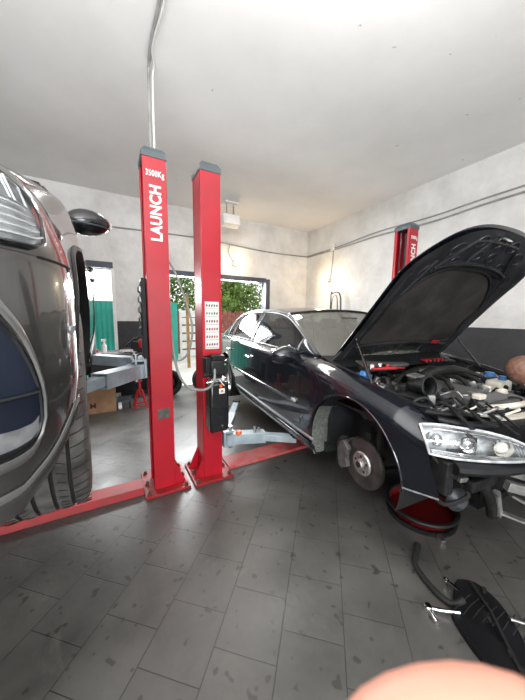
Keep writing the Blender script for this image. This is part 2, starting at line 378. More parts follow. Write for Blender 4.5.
def tree(x, y, h, r, label, leafm, seed, n=4200):
    rnd = random.Random(seed)
    t = thing('tree', label, 'tree', (x,y,-.02), group=None)
    tr = MB().tube(cr([(0,0,0),(.08,.05,h*.3),(-.05,0,h*.6),(.05,.05,h*.85)],5), [.14-.006*i for i in range(16)], 9)
    for k in range(5):
        a = k*1.3; tr.tube([(0,0,h*(.35+.08*k)),(cos(a)*r*.5,sin(a)*r*.5,h*(.5+.08*k)),(cos(a)*r*.8,sin(a)*r*.8,h*(.62+.07*k))],[.06,.04,.02],7)
    obj('trunk', tr, M['bark'], t)
    fo = MB()
    blobs = [(rnd.uniform(-.7,.7)*r, rnd.uniform(-.6,.6)*r, h*rnd.uniform(.22,.95), r*rnd.uniform(.4,.65)) for _ in range(16)]
    for i in range(n):
        bx,by,bz,br = blobs[i%16]
        d = Vector((rnd.gauss(0,1),rnd.gauss(0,1),rnd.gauss(0,1))).normalized()*br*rnd.uniform(.6,1.05)
        p = Vector((bx,by,bz))+d; s = rnd.uniform(.06,.13)
        a = Vector((rnd.gauss(0,1),rnd.gauss(0,1),rnd.gauss(0,1))).normalized(); b = a.cross(Vector((rnd.gauss(0,1),rnd.gauss(0,1),rnd.gauss(0,1)))).normalized()
        fo.add([p-a*s, p+b*s*.5, p+a*s, p-b*s*.5], [(0,1,2,3)])
    obj('foliage', fo, leafm, t, smooth=False)
tree(1.9,13.0,4.6,1.7,'bushy green tree outside, seen in the gap between the two red posts',M['leaf'],1)
tree(5.6,14.2,4.4,1.9,'broad green tree outside, directly right of the stickered red post',M['leaf2'],2,6500)
tree(9.4,14.8,4.0,1.7,'green tree outside near the right jamb of the wide doorway',M['leaf'],3,5000)
tree(13.0,18.5,5.4,2.4,'tall dark tree furthest back beyond the red brown fence',M['leaf'],4,4500)
tree(7.4,20.5,6.4,2.6,'tall tree behind the broad light green tree outside',M['leaf'],5,5500)

# ------------------------------------------------------------------ post lifts
TOP = 2.78
def post(name, label, x0, x1, y0, y1, opens, group=None, txt=False):
    """C-profile column. opens = -1: channel open towards -X, +1: towards +X"""
    cx, cy = (x0+x1)/2, (y0+y1)/2
    t = thing(name, label, 'lift post', (cx, cy, 0))
    w, d = (x1-x0)/2, (y1-y0)/2; s = opens; k = .012
    o = MB()
    def bb(a,b): o.bb(a,b)
    o.bb((-w,-d,.02),(w,-d+k,TOP)); o.bb((-w,d-k,.02),(w,d,TOP))                       # two flanges
    o.bb((-s*w,-d+k,.02),(-s*(w-k),d-k,TOP))                                            # web
    o.bb((s*w,-d+k,.02),(s*(w-k),-d+.045,TOP)); o.bb((s*w,d-.045,.02),(s*(w-k),d-k,TOP)) # lips
    obj('column', o, M['red'], t, smooth=False, bevel=.004)
    c = MB(); e = .006
    c.add([(-w-e,-d-e,TOP-.008),(w+e,-d-e,TOP-.008),(w+e,d+e,TOP-.008),(-w-e,d+e,TOP-.008),(-w-e,-d-e,TOP+.035),(w+e,-d-e,TOP+.035),(w+e,d+e,TOP+.035),(-w-e,d+e,TOP+.035),
           (-w*.72,-d*.8,TOP+.075),(w*.72,-d*.8,TOP+.075),(w*.72,d*.8,TOP+.075),(-w*.72,d*.8,TOP+.075)],
          [(3,2,1,0),(0,1,5,4),(1,2,6,5),(2,3,7,6),(3,0,4,7),(4,5,9,8),(5,6,10,9),(6,7,11,10),(7,4,8,11),(8,9,10,11)])
    obj('top_cap', c, M['cap'], t, smooth=False, bevel=.003)
    p0, p1 = (-w-.085, w+.12) if s < 0 else (-w-.11, w+.085)
    bp = MB().bb((p0,-d-.085,0),(p1,d+.10,.024)); obj('base_plate', bp, M['red_plate'], t, smooth=False, bevel=.003)
    gx = -s*w
    for yy in (-d+.01, d-.02):
        obj('gusset', MB().prism([(gx,yy,.024),(gx-s*.095,yy,.024),(gx,yy,.24)], (0,.012,0)), M['red'], t, smooth=False)
    for bx in (p0+.035, p1-.035):
        for by in (-d-.05, 0, d+.06):
            b = MB(); b.lathe([(0,.03),(.012,.03),(.012,.012),(.02,.012),(.02,0)],(bx,by,.024),n=6)
            obj('anchor_bolt', b, M['rust'], t, smooth=False)
    # chain, ram and cable inside the channel
    ins = MB().cyl((-s*.02,.0,.1),(-s*.02,.0,TOP-.05),.028,n=14)
    obj('hydraulic_ram', ins, M['grey_dark'], t)
    obj('lift_chain', MB().bb((s*.03,.045,.5),(s*.036,.065,TOP-.02)), M['steel'], t, smooth=False)
    if txt:
        yy = -d-.0012; H = lambda z: z
        text('brand_lettering','LAUNCH',.118,(.004,yy,2.362),(pi/2,-pi/2,0),M['white_text'],t,off=.0040,sx=.84)
        text('capacity_lettering','3500Kg',.062,(.000,yy,2.655),(pi/2,0,0),M['white_text'],t,off=.0010,sx=.68)
    return t
Y0, Y1 = 2.385, 2.625
pA = post('lift_post','red two post lift column with white LAUNCH 3500Kg lettering standing left, nearest post',.268,.446,Y0+.012,Y1+.012,-1,txt=True)
pB = post('lift_post','red lift column without lettering, carrying the black power unit and pictogram sticker',.710,.890,Y0-.012,Y1-.012,1)
pC = post('lift_post','red lift column with white lettering partly hidden behind the raised bonnet',3.600,3.780,Y0-.012,Y1-.012,-1,txt=True)
# data plate on post A, sticker on post B
obj('data_plate', MB().bb((-.042,-.1235,.665),(.055,-.1205,.755)), M['plate'], pA, smooth=False)
mb = MB().bb((-.065,-.1225,1.26),(.065,-.1205,1.685)); st = obj('instruction_sticker', mb, M['sticker'], pB, smooth=False)
st['label'] = 'white sheet of warning pictograms in six rows'
rnd = random.Random(3)
for r in range(6):
    zc = 1.655-r*.07
    obj('row_line', MB().bb((-.06,-.1235,zc-.0335),(.06,-.1225,zc-.0305)), M['ink_black'], st, smooth=False)
    for k in range(5):
        x = -.047+k*.0235; mm = 'ink_black' if r == 0 else ('ink_green' if (r==1 and k<3) else ('ink_red' if rnd.random()<.5 else 'ink_black'))
        p_ = [(x-.008,zc-.016),(x+.002,zc-.016),(x+.002,zc-.011),(x+.008,zc-.011),(x+.006,zc+.004+.006*rnd.random()),(x-.001,zc+.008),(x-.007,zc+.002+.004*rnd.random())]
        obj('pictogram', MB().prism([(q[0],-.1237,q[1]) for q in p_],(0,.0012,0)), M[mm], st, smooth=False)
# floor beams
def beam(label, x0, x1, y0, y1, h, m):
    o = MB(); d = .012
    o.prism([(x0,y0,0),(x0,y1,0),(x0,y1-d,h),(x0,y0+d,h)], (x1-x0,0,0))
    return tag(obj('floor_beam', o, m, smooth=False, bevel=.004), label, 'floor beam')
beam('long red steel floor beam running under the raised grey car to the nearest red post',-2.9,.180,2.405,2.585,.062,M['red_plate'])
beam('scuffed pinkish red floor plate running from the power unit post under the dark car',.985,3.505,2.42,2.66,.028,M['red_pink'])
# opposite column of the left lift, hidden behind the car, keeps the lift whole
pD = post('lift_post','red lift column on the far side of the raised grey car',-3.13,-2.95,Y0+.012,Y1+.012,1)
tag(pD,'red lift column on the far side of the raised grey car','lift post')

def carriage(par, label, x, z0, z1, s):
    """sliding carriage seen in the channel opening, s = side it faces"""
    t = thing_child('lift_carriage', par, Vector((x,2.51,0))-par.location); 
    if label: t['label'] = label
    obj('slider', MB().bb((0,-.07,z0),(s*.035,.07,z1)), M['black_plastic'], t, smooth=False, bevel=.004)
    n = int((z1-z0-.35)/.085)
    r = MB(); pr = [(s*.034,-.06,z1-.02)]
    for k in range(n):
        z = z1-.05-k*.085; pr += [(s*.040,-.06,z),(s*.054,-.06,z-.022),(s*.054,-.06,z-.055),(s*.040,-.06,z-.065)]
    pr.append((s*.034,-.06,z1-.05-n*.085)); r.grid([pr,[(p[0],.06,p[2]) for p in pr]])
    obj('door_guard', r, M['rubber'], t, smooth=False, solid=.004)
    obj('arm_bracket', MB().prism([(s*.02,-.12,z0),(s*.13,-.12,z0),(s*.13,-.12,z0+.018),(s*.04,-.12,z0+.018),(s*.04,-.12,z0+.14),(s*.13,-.12,z0+.14),(s*.13,-.12,z0+.158),(s*.02,-.12,z0+.158)],(0,.24,0)), M['grey_arm'], t, smooth=False)
    for yy in (-.085,.085):
        obj('hinge_pin', MB().tube([(s*.10,yy,z0-.03),(s*.10,yy,z0+.185),(s*.10,yy,z0+.186),(s*.10,yy,z0+.2)],[.016,.016,.024,.024],14), M['steel'], t)
    return t
def arm(par, label, a, mid, b, w, h, padz=.1):
    t = thing_child('lift_arm', par, Vector(a)-par.location); 
    if label: t['label'] = label
    A = Vector((0,0,0)); Mi = Vector(mid)-Vector(a); B = Vector(b)-Vector(a)
    d = (Mi-A).normalized(); x = d.cross(Vector((0,0,1))).normalized(); y = x.cross(d); k = .010
    rows = []
    for p,ww,hh in ((A,w,h),(Mi,w,h),(Mi,w-2*k,h-2*k),(A,w-2*k,h-2*k)):
        rows.append([p+x*i*ww/2+y*j*hh/2 for i,j in ((-1,-1),(1,-1),(1,1),(-1,1),(-1,-1))])
    obj('outer_tube', MB().grid(rows), M['grey_arm'], t, smooth=False)
    obj('knuckle', MB().cyl(A-Vector((0,0,h*.55)),A+Vector((0,0,h*.55)),w*.62,n=18), M['grey_arm'], t)
    obj('inner_tube', MB().bar(Mi-d*.06, B, w*.72, h*.66), M['grey_arm'], t, smooth=False, bevel=.003)
    obj('pad_screw', MB().cyl(B-Vector((0,0,h*.4)),B+Vector((0,0,padz)),.02,n=12), M['steel'], t)
    obj('rubber_pad', MB().lathe([(0,padz+.025),(.05,padz+.025),(.055,padz+.018),(.055,padz),(0,padz)],B,n=20), M['rubber'], t)
    return t
def thing_child(name, parent, loc):
    o = bpy.data.objects.new(name, None); COL.objects.link(o); o.parent = parent; o.location = loc; return o
carriage(pA,'black ribbed carriage',.262,1.04,1.86,-1)
arm(pA,'grey swing arm with an open box end',(.165,2.425,1.10),(-.085,2.03,1.125),(-.34,1.68,1.13),.115,.105,padz=.05)
arm(pA,'grey swing arm slanting rearwards',(.165,2.60,1.15),(-.16,2.93,1.15),(-.45,3.2,1.15),.10,.085,padz=.05)
carriage(pB,'dark carriage with grey bracket',.895,.265,.62,1)
arm(pB,'grey swing arm under the sill',(1.0,2.43,.335),(1.34,2.33,.325),(1.60,2.14,.32),.115,.10,padz=.02)
arm(pB,'rear grey swing arm',(1.0,2.60,.335),(1.25,3.0,.335),(1.50,3.42,.335),.105,.085,padz=.02)
carriage(pC,None,3.595,.265,.9,-1)
arm(pC,None,(3.49,2.43,.335),(3.3,2.2,.335),(3.1,1.95,.335),.105,.085,padz=.02)
arm(pC,None,(3.49,2.60,.335),(3.3,3.0,.335),(3.1,3.4,.335),.105,.085,padz=.02)
tag(obj('adjusting_knob', MB().lathe([(0,.03),(.022,.03),(.03,.015),(.03,0),(0,0)],(1.06,2.36,.395),n=16).cyl((1.06,2.36,.377),(1.06,2.36,.397),.012), M['orange']),'orange round knob on top of the low grey swing arm','knob')
# pins and blocks riding on the low arm
for i,(x,y,h) in enumerate(((1.235,2.36,.06),(1.275,2.345,.045))):
    tag(obj('threaded_pin', MB().cyl((x,y,.377),(x,y,.377+h),.011,n=10).cyl((x,y,.377),(x,y,.392),.02,n=6), M['steel']),'short steel pin standing on the low grey swing arm under the dark car','pin','pins on the low swing arm')

# power unit on post B
pu = thing('power_unit','black hydraulic motor and tank unit bolted to the middle red post','power unit',(.800,2.3725,-.02))
obj('mount_bracket', MB().bb((-.09,-.012,1.02),(.09,.0,1.22)), M['black'], pu, smooth=False)
obj('motor', MB().lathe([(0,0),(.066,0),(.07,.006),(.07,.095),(.066,.10),(0,.10)],(.005,-.082,1.075),n=28).bb((-.065,-.165,1.07),(.085,-.012,1.19)), M['black'], pu, bevel=.006)
obj('switch_box', MB().bb((-.10,-.12,1.08),(-.045,-.012,1.215)).bb((-.05,-.15,1.19),(.07,-.03,1.235)), M['black_plastic'], pu, smooth=False, bevel=.006)
obj('status_sticker', MB().lathe([(0,.0015),(.009,.0015),(.009,0)],(.06,-.166,1.16),(0,-1,0),n=16), M['ink_green'], pu)
obj('valve_block', MB().bb((-.06,-.14,.995),(.075,-.03,1.03)), M['steel'], pu, smooth=False, bevel=.003)
fit_ = MB()
for x in (-.05,-.02,.02,.055): fit_.cyl((x,-.15,1.012),(x,-.135,1.012),.010,n=6)
fit_.cyl((.0,-.16,1.03),(.045,-.175,.97),.007); fit_.cyl((-.05,-.15,1.01),(-.1,-.13,1.0),.008)
obj('fittings', fit_, M['chrome'], pu)
obj('release_valve', MB().cyl((.02,-.16,.985),(.02,-.16,.955),.017,.014,n=12), M['orange'], pu)
obj('warning_tag', MB().bb((.0,-.176,.90),(.05,-.168,.945)), M['white'], pu, smooth=False)
obj('warning_symbol', MB().lathe([(0,.0015),(.013,.0015),(.013,0)],(.025,-.177,.922),(0,-1,0),n=14), M['orange'], pu)
obj('oil_tank', MB().bb((-.08,-.165,.54),(.10,-.012,.995)), M['black'], pu, bevel=.022)
obj('tank_band', MB().bb((-.0815,-.167,.765),(.1015,-.014,.775)), M['black_plastic'], pu, smooth=False)
obj('drain_plug', MB().cyl((.03,-.155,.60),(.03,-.168,.60),.010,n=8), M['steel'], pu)
hp = cr([(.765,2.22,1.11),(.755,2.19,1.03),(.715,2.20,.95),(.64,2.25,.92),(.55,2.32,.95),(.49,2.40,1.08),(.462,2.46,1.35),(.455,2.50,1.7)],8)
tag(obj('hydraulic_hose', MB().tube(hp,.011,10), M['hose']),'grey green hose looping from the power unit across to the nearest red post','hose')
hp = cr([(.455,2.49,2.03),(.50,2.45,1.93),(.56,2.42,1.75),(.625,2.41,1.5),(.62,2.42,1.32),(.575,2.43,1.2),(.50,2.46,1.16),(.455,2.5,1.22)],8)
tag(obj('hanging_cable', MB().tube(hp,.009,10), M['hose']),'grey cable hanging in a long bow in the gap between the two front red posts','cable')

# cables from post A up to and along the ceiling
for i,(dx,rr,col,lab) in enumerate(((0,.012,'conduit','thicker grey cable rising from the nearest post and running along the ceiling'),(.028,.008,'white','thin pale cable beside the thicker one from the nearest post to the ceiling'))):
    pts = cr([(.352+dx,2.52,2.85),(.358+dx,2.56,3.1),(.375+dx,2.66,3.4),(.39+dx*1.2,2.76,3.62),(.392+dx*1.4,2.74,3.683),(.382+dx*.4,2.55,3.684),(.395+dx,2.25,3.684),(.40+dx,1.9,3.684),(.40+dx,.8,3.684)],8)
    tag(obj('ceiling_cable', MB().tube(pts,rr,8), M[col]), lab, 'cable')
# conduits along the walls
def run(name, lab, pts, r, m, cat='cable', **k): return tag(obj(name, MB().tube(pts, r, 8), M[m]), lab, cat, **k)
zc = lambda x,z: (x, YB-.018, z)
run('wall_cable','grey cable running level along the white back wall above the wide doorway',cr([(.0,YB-.016,3.115),(.9,YB-.02,3.14),(1.8,YB-.016,3.15),(2.6,YB-.02,3.10),(3.5,YB-.016,3.07),(XR-.02,YB-.016,3.09)],6),.014,'conduit')
run('wall_cable','upper grey cable running along the right white wall',cr([(XR-.016,YB-.03,3.10),(XR-.016,4.7,3.11),(XR-.016,3.6,3.17),(XR-.016,2.6,3.15),(XR-.016,1.5,3.185),(XR-.016,-2,3.2)],6),.012,'conduit')
run('wall_cable','lower sagging grey cable along the right white wall',cr([(XR-.016,YB-.05,3.075),(XR-.016,4.7,3.07),(XR-.016,3.6,3.10),(XR-.016,2.6,3.07),(XR-.016,1.5,3.11),(XR-.016,-2,3.1)],6),.014,'conduit')
run('drop_cable','thin cable dropping down the right wall to the bare lit bulb',cr([(XR-.016,4.79,3.08),(XR-.016,4.80,2.8),(XR-.02,4.84,2.52),(XR-.02,4.86,2.42)],6),.009,'conduit')
jb = tag(obj('junction_box', MB().bb((XR-.05,4.74,3.06),(XR-.002,4.85,3.20)), M['white'], smooth=False, bevel=.006),'small pale junction box where a cable drops on the right wall','junction box')
tag(obj('junction_box', MB().bb((.0,YB-.045,3.05),(.10,YB+.001,3.16)), M['white'], smooth=False, bevel=.006),'small pale junction box at the left end of the back wall cable','junction box')
def lamp(label, c, n):
    t = thing('bulb_lamp', label, 'lamp', c); n = Vector(n)
    obj('lamp_socket', MB().cyl(-n*.11, -n*.05, .03, n=14).cyl(-n*.13,-n*.11,.045,n=14), M['white'], t)
    obj('bulb', MB().lathe([(.018,-.05),(.024,-.035),(.045,0),(.05,.025),(.04,.055),(.0,.075)],(0,0,0),tuple(n),n=18), M['bulb'], t)
    return t
lamp('bare warm glowing bulb on the right white wall',(XR-.135,4.88,2.40),(-1,0,0))
lamp('bare glowing bulb on the back wall above the wide doorway',(2.466,YB-.135,2.70),(0,-1,0))
run('drop_cable','short curved cable feeding the bulb on the back wall',cr([(2.36,YB-.016,3.10),(2.33,YB-.03,2.95),(2.40,YB-.04,2.8),(2.466,YB-.06,2.73)],6),.008,'conduit')
# hanging box lamp by the ceiling
fx = thing('flood_lamp','pale box shaped flood lamp hung on two brackets from the ceiling','lamp',(2.10,5.1,HC))
obj('mount_plate', MB().bb((-.14,-.12,-.03),(.14,.12,-.002)), M['white'], fx, smooth=False, bevel=.004)
for x in (-.07,.07): obj('bracket', MB().bar((x,0,-.02),(x,-.02,-.24),.025,.012,up=(0,1,0)), M['conduit'], fx, smooth=False)
obj('housing', MB().box((0,-.02,-.33),(.34,.16,.20),rx=radians(-14)), M['white'], fx, smooth=False, bevel=.012)
obj('lens_panel', MB().box((0,-.125,-.345),(.28,.008,.14),rx=radians(-14)), M['sticker'], fx, smooth=False)
# tubular stand against right wall
lp = [(-.02,-.19,0),(-.10,-.17,1.7),(-.10,-.13,2.03),(-.10,-.03,2.11),(-.10,.10,2.08),(-.10,.15,1.95),(-.02,.19,0)]
tl = thing('tubular_stand','dark bent tube frame with rounded top leaning by the right wall behind the dark car','stand',(XR-.02,4.54,0))
obj('outer_tube', MB().tube(cr(lp,6),.016,10), M['grey_dark'], tl)
obj('inner_tube', MB().tube(cr([(-.07,-.10,0),(-.12,-.09,1.6),(-.12,-.06,1.98),(-.12,.0,2.03),(-.12,.07,1.97),(-.12,.1,1.6),(-.07,.11,0)],6),.010,8), M['grey_dark'], tl)
obj('cross_rung', MB().cyl((-.085,-.18,1.2),(-.085,.17,1.2),.011).cyl((-.06,-.185,.5),(-.06,.18,.5),.011), M['grey_dark'], tl)

# ------------------------------------------------------------------ bench corner left, behind the raised car
bn = thing('work_bench','dark metal workbench against the back wall left of the nearest red post','workbench',(-.10,5.33,0))
obj('bench_top', MB().bb((-1.0,-.30,.86),(.72,.34,.91)), M['grey_dark'], bn, smooth=False, bevel=.004)
obj('drawer_box', MB().bb((-.95,-.26,.62),(.68,.32,.86)), M['black_plastic'], bn, smooth=False, bevel=.004)
for x in (-.95,.68):
    for y in (-.25,.28): obj('leg', MB().bb((x-.02,y-.02,0),(x+.02,y+.02,.62)), M['grey_dark'], bn, smooth=False)
obj('rear_panel', MB().bb((-.3,.30,.1),(.68,.32,.62)), M['dark'], bn, smooth=False)
def small(name,label,cat,mb,m,**k): return tag(obj(name,mb,M[m],**k),label,cat)
small('spray_bottle','white spray bottle standing on the dark workbench','bottle',MB().lathe([(0,0),(.035,0),(.037,.01),(.037,.13),(.015,.17),(.013,.20),(0,.20)],(-.12,5.25,.91),n=16).box((-.125,5.25,1.13),(.07,.025,.04)),'white')
small('paper_tray','flat white tray lying on the workbench beside the spray bottle','tray',MB().bb((-.28,5.06,.911),(.08,5.2,.925)).bb((-.28,5.06,.925),(.08,5.065,.945)),'white',smooth=False)
small('red_tin','small red tin on the left end of the white tray','tin',MB().lathe([(0,0),(.04,0),(.04,.07),(0,.07)],(-.24,5.13,.926),n=16),'red_plastic')
cb = thing('cardboard_box','open brown cardboard box printed with a dark letter M, on the floor by the bench','box',(-.18,5.02,0))
obj('carton', MB().bb((-.26,-.16,0),(.19,.16,.38)), M['card'], cb, smooth=False, bevel=.004)
obj('flap', MB().bar((-.26,-.16,.38),(-.26,-.30,.40),.44,.006) if False else MB().add([(-.26,-.16,.38),(.19,-.16,.38),(.18,-.25,.43),(-.25,-.25,.43)],[(0,1,2,3)]), M['card'], cb, smooth=False)
text('printed_letter','M',.12,(-.13,-.1615,.13),(pi/2,0,0),M['card_dark'],cb,off=.003)
ct = thing('castor_trolley','small low trolley on a swivel castor beside the cardboard box','trolley',(.165,5.0,0))
obj('deck', MB().bb((-.13,-.12,.13),(.08,.12,.16)), M['grey_dark'], ct, smooth=False)
obj('castor_fork', MB().bar((-.10,-.08,.13),(-.10,-.08,.05),.05,.03,up=(0,1,0)), M['steel'], ct, smooth=False)
obj('castor_wheel', MB().cyl((-.125,-.08,.045),(-.075,-.08,.045),.045,n=18), M['white'], ct)
obj('far_castor', MB().cyl((.03,-.08,.045),(.06,-.08,.045),.045,n=18).bar((.045,-.08,.13),(.045,-.08,.05),.025,.03,up=(0,1,0)), M['rubber'], ct)
bv = thing('bench_vice','black and red machine with a pale clamp plate on the workbench beside the nearest post','vice',(.33,5.22,.91))
obj('body', MB().bb((-.16,-.08,.0),(.20,.10,.07)).bb((-.05,-.06,.07),(.12,.08,.19)), M['black_plastic'], bv, smooth=False, bevel=.01)
obj('red_housing', MB().lathe([(0,0),(.05,0),(.055,.02),(.055,.13),(.04,.16),(0,.16)],(.12,-.06,.07),n=16), M['red_plastic'], bv)
obj('jaw', MB().bb((-.22,-.10,.02),(-.02,-.05,.06)), M['steel'], bv, smooth=False)
obj('handle', MB().cyl((-.13,-.1,.12),(.02,-.12,.26),.012).cyl((.0,.0,.2),(.10,.0,.28),.015), M['black_plastic'], bv)
js = thing('jack_stand','red jack stand standing on the floor under the right end of the workbench','jack stand',(.37,4.9,0))
obj('frame', MB().bar((-.10,-.10,0),(-.03,-.03,.30),.03,.02).bar((.10,-.10,0),(.03,-.03,.30),.03,.02).bar((-.10,.10,0),(-.03,.03,.30),.03,.02).bar((.10,.10,0),(.03,.03,.30),.03,.02).bar((-.09,-.09,.05),(.09,-.09,.05),.02,.02).bar((-.09,.09,.05),(.09,.09,.05),.02,.02), M['red_plastic'], js, smooth=False)
obj('ratchet_post', MB().cyl((0,0,.2),(0,0,.44),.022,n=12).bb((-.04,-.03,.44),(.04,.03,.46)), M['red_plastic'], js)
# two spare tyres standing in the doorway
def tyre_mesh(R, r, w, c, ax, n=48):
    h = w/2
    pr = [(r,-h*.75),(r+.01,-h*.9),(r+(R-r)*.35,-h),(r+(R-r)*.7,-h*.98),(R-.012,-h*.86),(R,-h*.72),(R,h*.72),(R-.012,h*.86),(r+(R-r)*.7,h*.98),(r+(R-r)*.35,h),(r+.01,h*.9),(r,h*.75)]
    return MB().lathe(pr, c, ax, n, closed=True)
for x,y,l in ((.91,5.35,'black tyre standing upright in the doorway, seen just right of the nearest post'),(1.64,5.35,'black tyre standing upright just left of the power unit post')):
    t = thing('spare_tyre', l, 'tyre', (x,y,.26))
    obj('tread', tyre_mesh(.26,.16,.17,(0,0,0),(.15,-1,0)), M['rubber'], t)
    obj('rim', MB().lathe([(.16,-.06),(.15,-.05),(.13,.0),(.05,.02),(.0,.02)],(0,0,0),(.15,-1,0),n=30), M['grey_dark'], t)

# ------------------------------------------------------------------ car building helpers
def section(ctrl, n=26):
    return cr([(x,0,z) for x,z in ctrl], n)
def side_rows(ys, ctrl_of, zbot, s, n=18):
    """columns along y; each column follows the section from zbot(y) up to its top"""
    cols = []
    for y in ys:
        c = section(ctrl_of(y), 10); zb = zbot(y)
        pts = [(p.x,p.z) for p in c]
        # clip the bottom
        out = []
        for a,b in zip(pts, pts[1:]):
            if b[1] <= zb and not out: continue
            if not out:
                if a[1] < zb: t = (zb-a[1])/max(1e-6,(b[1]-a[1])); out.append((lerp(a[0],b[0],t), zb))
                else: out.append(a)
            out.append(b)
        if len(out) < 2: out = [pts[-2], pts[-1]]
        # resample by length
        L = [0]
        for a,b in zip(out,out[1:]): L.append(L[-1]+sqrt((b[0]-a[0])**2+(b[1]-a[1])**2))
        col = []
        for k in range(n+1):
            t = L[-1]*k/n; i = 0
            while i < len(L)-2 and L[i+1] < t: i += 1
            u = (t-L[i])/max(1e-6,L[i+1]-L[i]); col.append((s*lerp(out[i][0],out[i+1][0],u), y, lerp(out[i][1],out[i+1][1],u)))
        cols.append(col)
    return cols
def frange(a,b,n): return [a+(b-a)*i/n for i in range(n+1)]
def arch_bot(y, archs, sill):
    z = sill(y)
    for (yc,zc,R) in archs:
        d = abs(y-yc)
        if d < R: z = max(z, zc+sqrt(R*R-d*d))
    return z
def side_x(ctrl, z):
    c = section(ctrl, 10)
    for a,b in zip(c,c[1:]):
        if a.z <= z <= b.z: return lerp(a.x,b.x,(z-a.z)/max(1e-6,b.z-a.z))
    return c[-1].x
def ys_arch(y0, y1, archs, step=.05):
    ys = set(frange(y0,y1,max(2,int((y1-y0)/step))))
    for (yc,zc,R) in archs:
        for k in range(33):
            y = yc - R*cos(pi*k/32)*.99999
            if y0 <= y <= y1: ys.add(y)
    return sorted(ys)
def bez(a,b,c,t): return tuple((1-t)**2*a[i]+2*t*(1-t)*b[i]+t*t*c[i] for i in range(len(a)))

def greenhouse(car, base, rail, s, wins, paint, trimm, gl):
    """base(y)->(x,z), rail(y)->(x,z); wins: list of (y0,y1) for the panes"""
    y0, y1 = wins[0][0]-.22, wins[-1][1]+.42
    def P(y,v,off=0):
        bx,bz = base(y); rx,rz = rail(y); bow = .02*sin(pi*v)
        return (s*(lerp(bx,rx,v)+bow+off), y, lerp(bz,rz,v))
    ys = frange(y0,y1,90); vs = frange(0,1,14)
    def inwin(y,v):
        for a,b in wins:
            if a < y < b and .05 < v < .93: return True
        return False
    mb = MB(); rows = [[P(y,v) for v in vs] for y in ys]
    mb.grid(rows, skip=lambda i,j: inwin((ys[i]+ys[i+1])/2,(vs[j]+vs[j+1])/2))
    obj('window_frame', mb, paint, car)
    for a,b in wins:
        w = MB().grid([[P(y,v,-.006) for v in frange(.02,.96,8)] for y in frange(a-.01,b+.01,16)])
        wo = obj('side_window', w, gl, car)
        loop = [P(y,.045,.004) for y in frange(a,b,10)] + [P(b,v,.004) for v in frange(.1,.9,8)] + [P(y,.935,.004) for y in frange(b,a,12)] + [P(a,v,.004) for v in frange(.9,.1,8)]
        obj('window_trim', MB().tube(loop,.007,6,closed=True), trimm, wo)
    return P

# ------------------------------------------------------------------ the dark car with the raised bonnet
car = thing('saloon_car','dark grey saloon with raised bonnet, front wheel and bumper removed, on the right','car',(2.344,1.18,.23),-radians(5.2))
ARCH = [(.055,.33,.44),(3.06,.34,.38)]
HW = [(-.66,.865),(-.5,.885),(-.3,.91),(0,.93),(.5,.945),(1.5,.95),(2.8,.945),(3.4,.925),(4.1,.85)]
ZT = [(-.66,.735),(-.5,.765),(-.3,.815),(0,.875),(.3,.93),(.62,.972),(1.2,.975),(2.5,.985),(3.4,.99),(4.1,.97)]
XT = [(-.66,.70),(-.3,.745),(0,.765),(.62,.80),(.9,.865),(1.2,.875),(2.8,.87),(3.5,.82),(4.1,.74)]
def a_ctrl(y):
    h, zt, xt = pw(y,HW), pw(y,ZT), pw(y,XT)
    d = h-xt
    return [(h*.94,.18),(h*.975,.30),(h*.992,.46),(h,.58),(h*.997,min(.68,zt-.14)),(h-.012,zt-.085),(lerp(h,xt,.35),zt-.03),(lerp(h,xt,.75),zt-.004),(xt,zt)]
sillz = lambda y: .365+.045*max(0,(-y-.38)/.22) if y < -.3 else .20
def abot(y): return arch_bot(y, ARCH, sillz)
def a_panel(name, y0, y1, s, m=M['audi'], parent=None):
    ys = ys_arch(y0,y1,ARCH)
    rows = side_rows(ys,a_ctrl,abot,s)
    if name == 'front_fender':   # front edge slants back towards the top, following the headlight
        rows = [[(x,(-.3+(y+.3)*pw(z,[(.40,.96),(.62,.70),(.77,.52)])) if y < -.3 else y,z) for x,y,z in r] for r in rows]
    return obj(name, MB().grid(rows), m, parent or car)
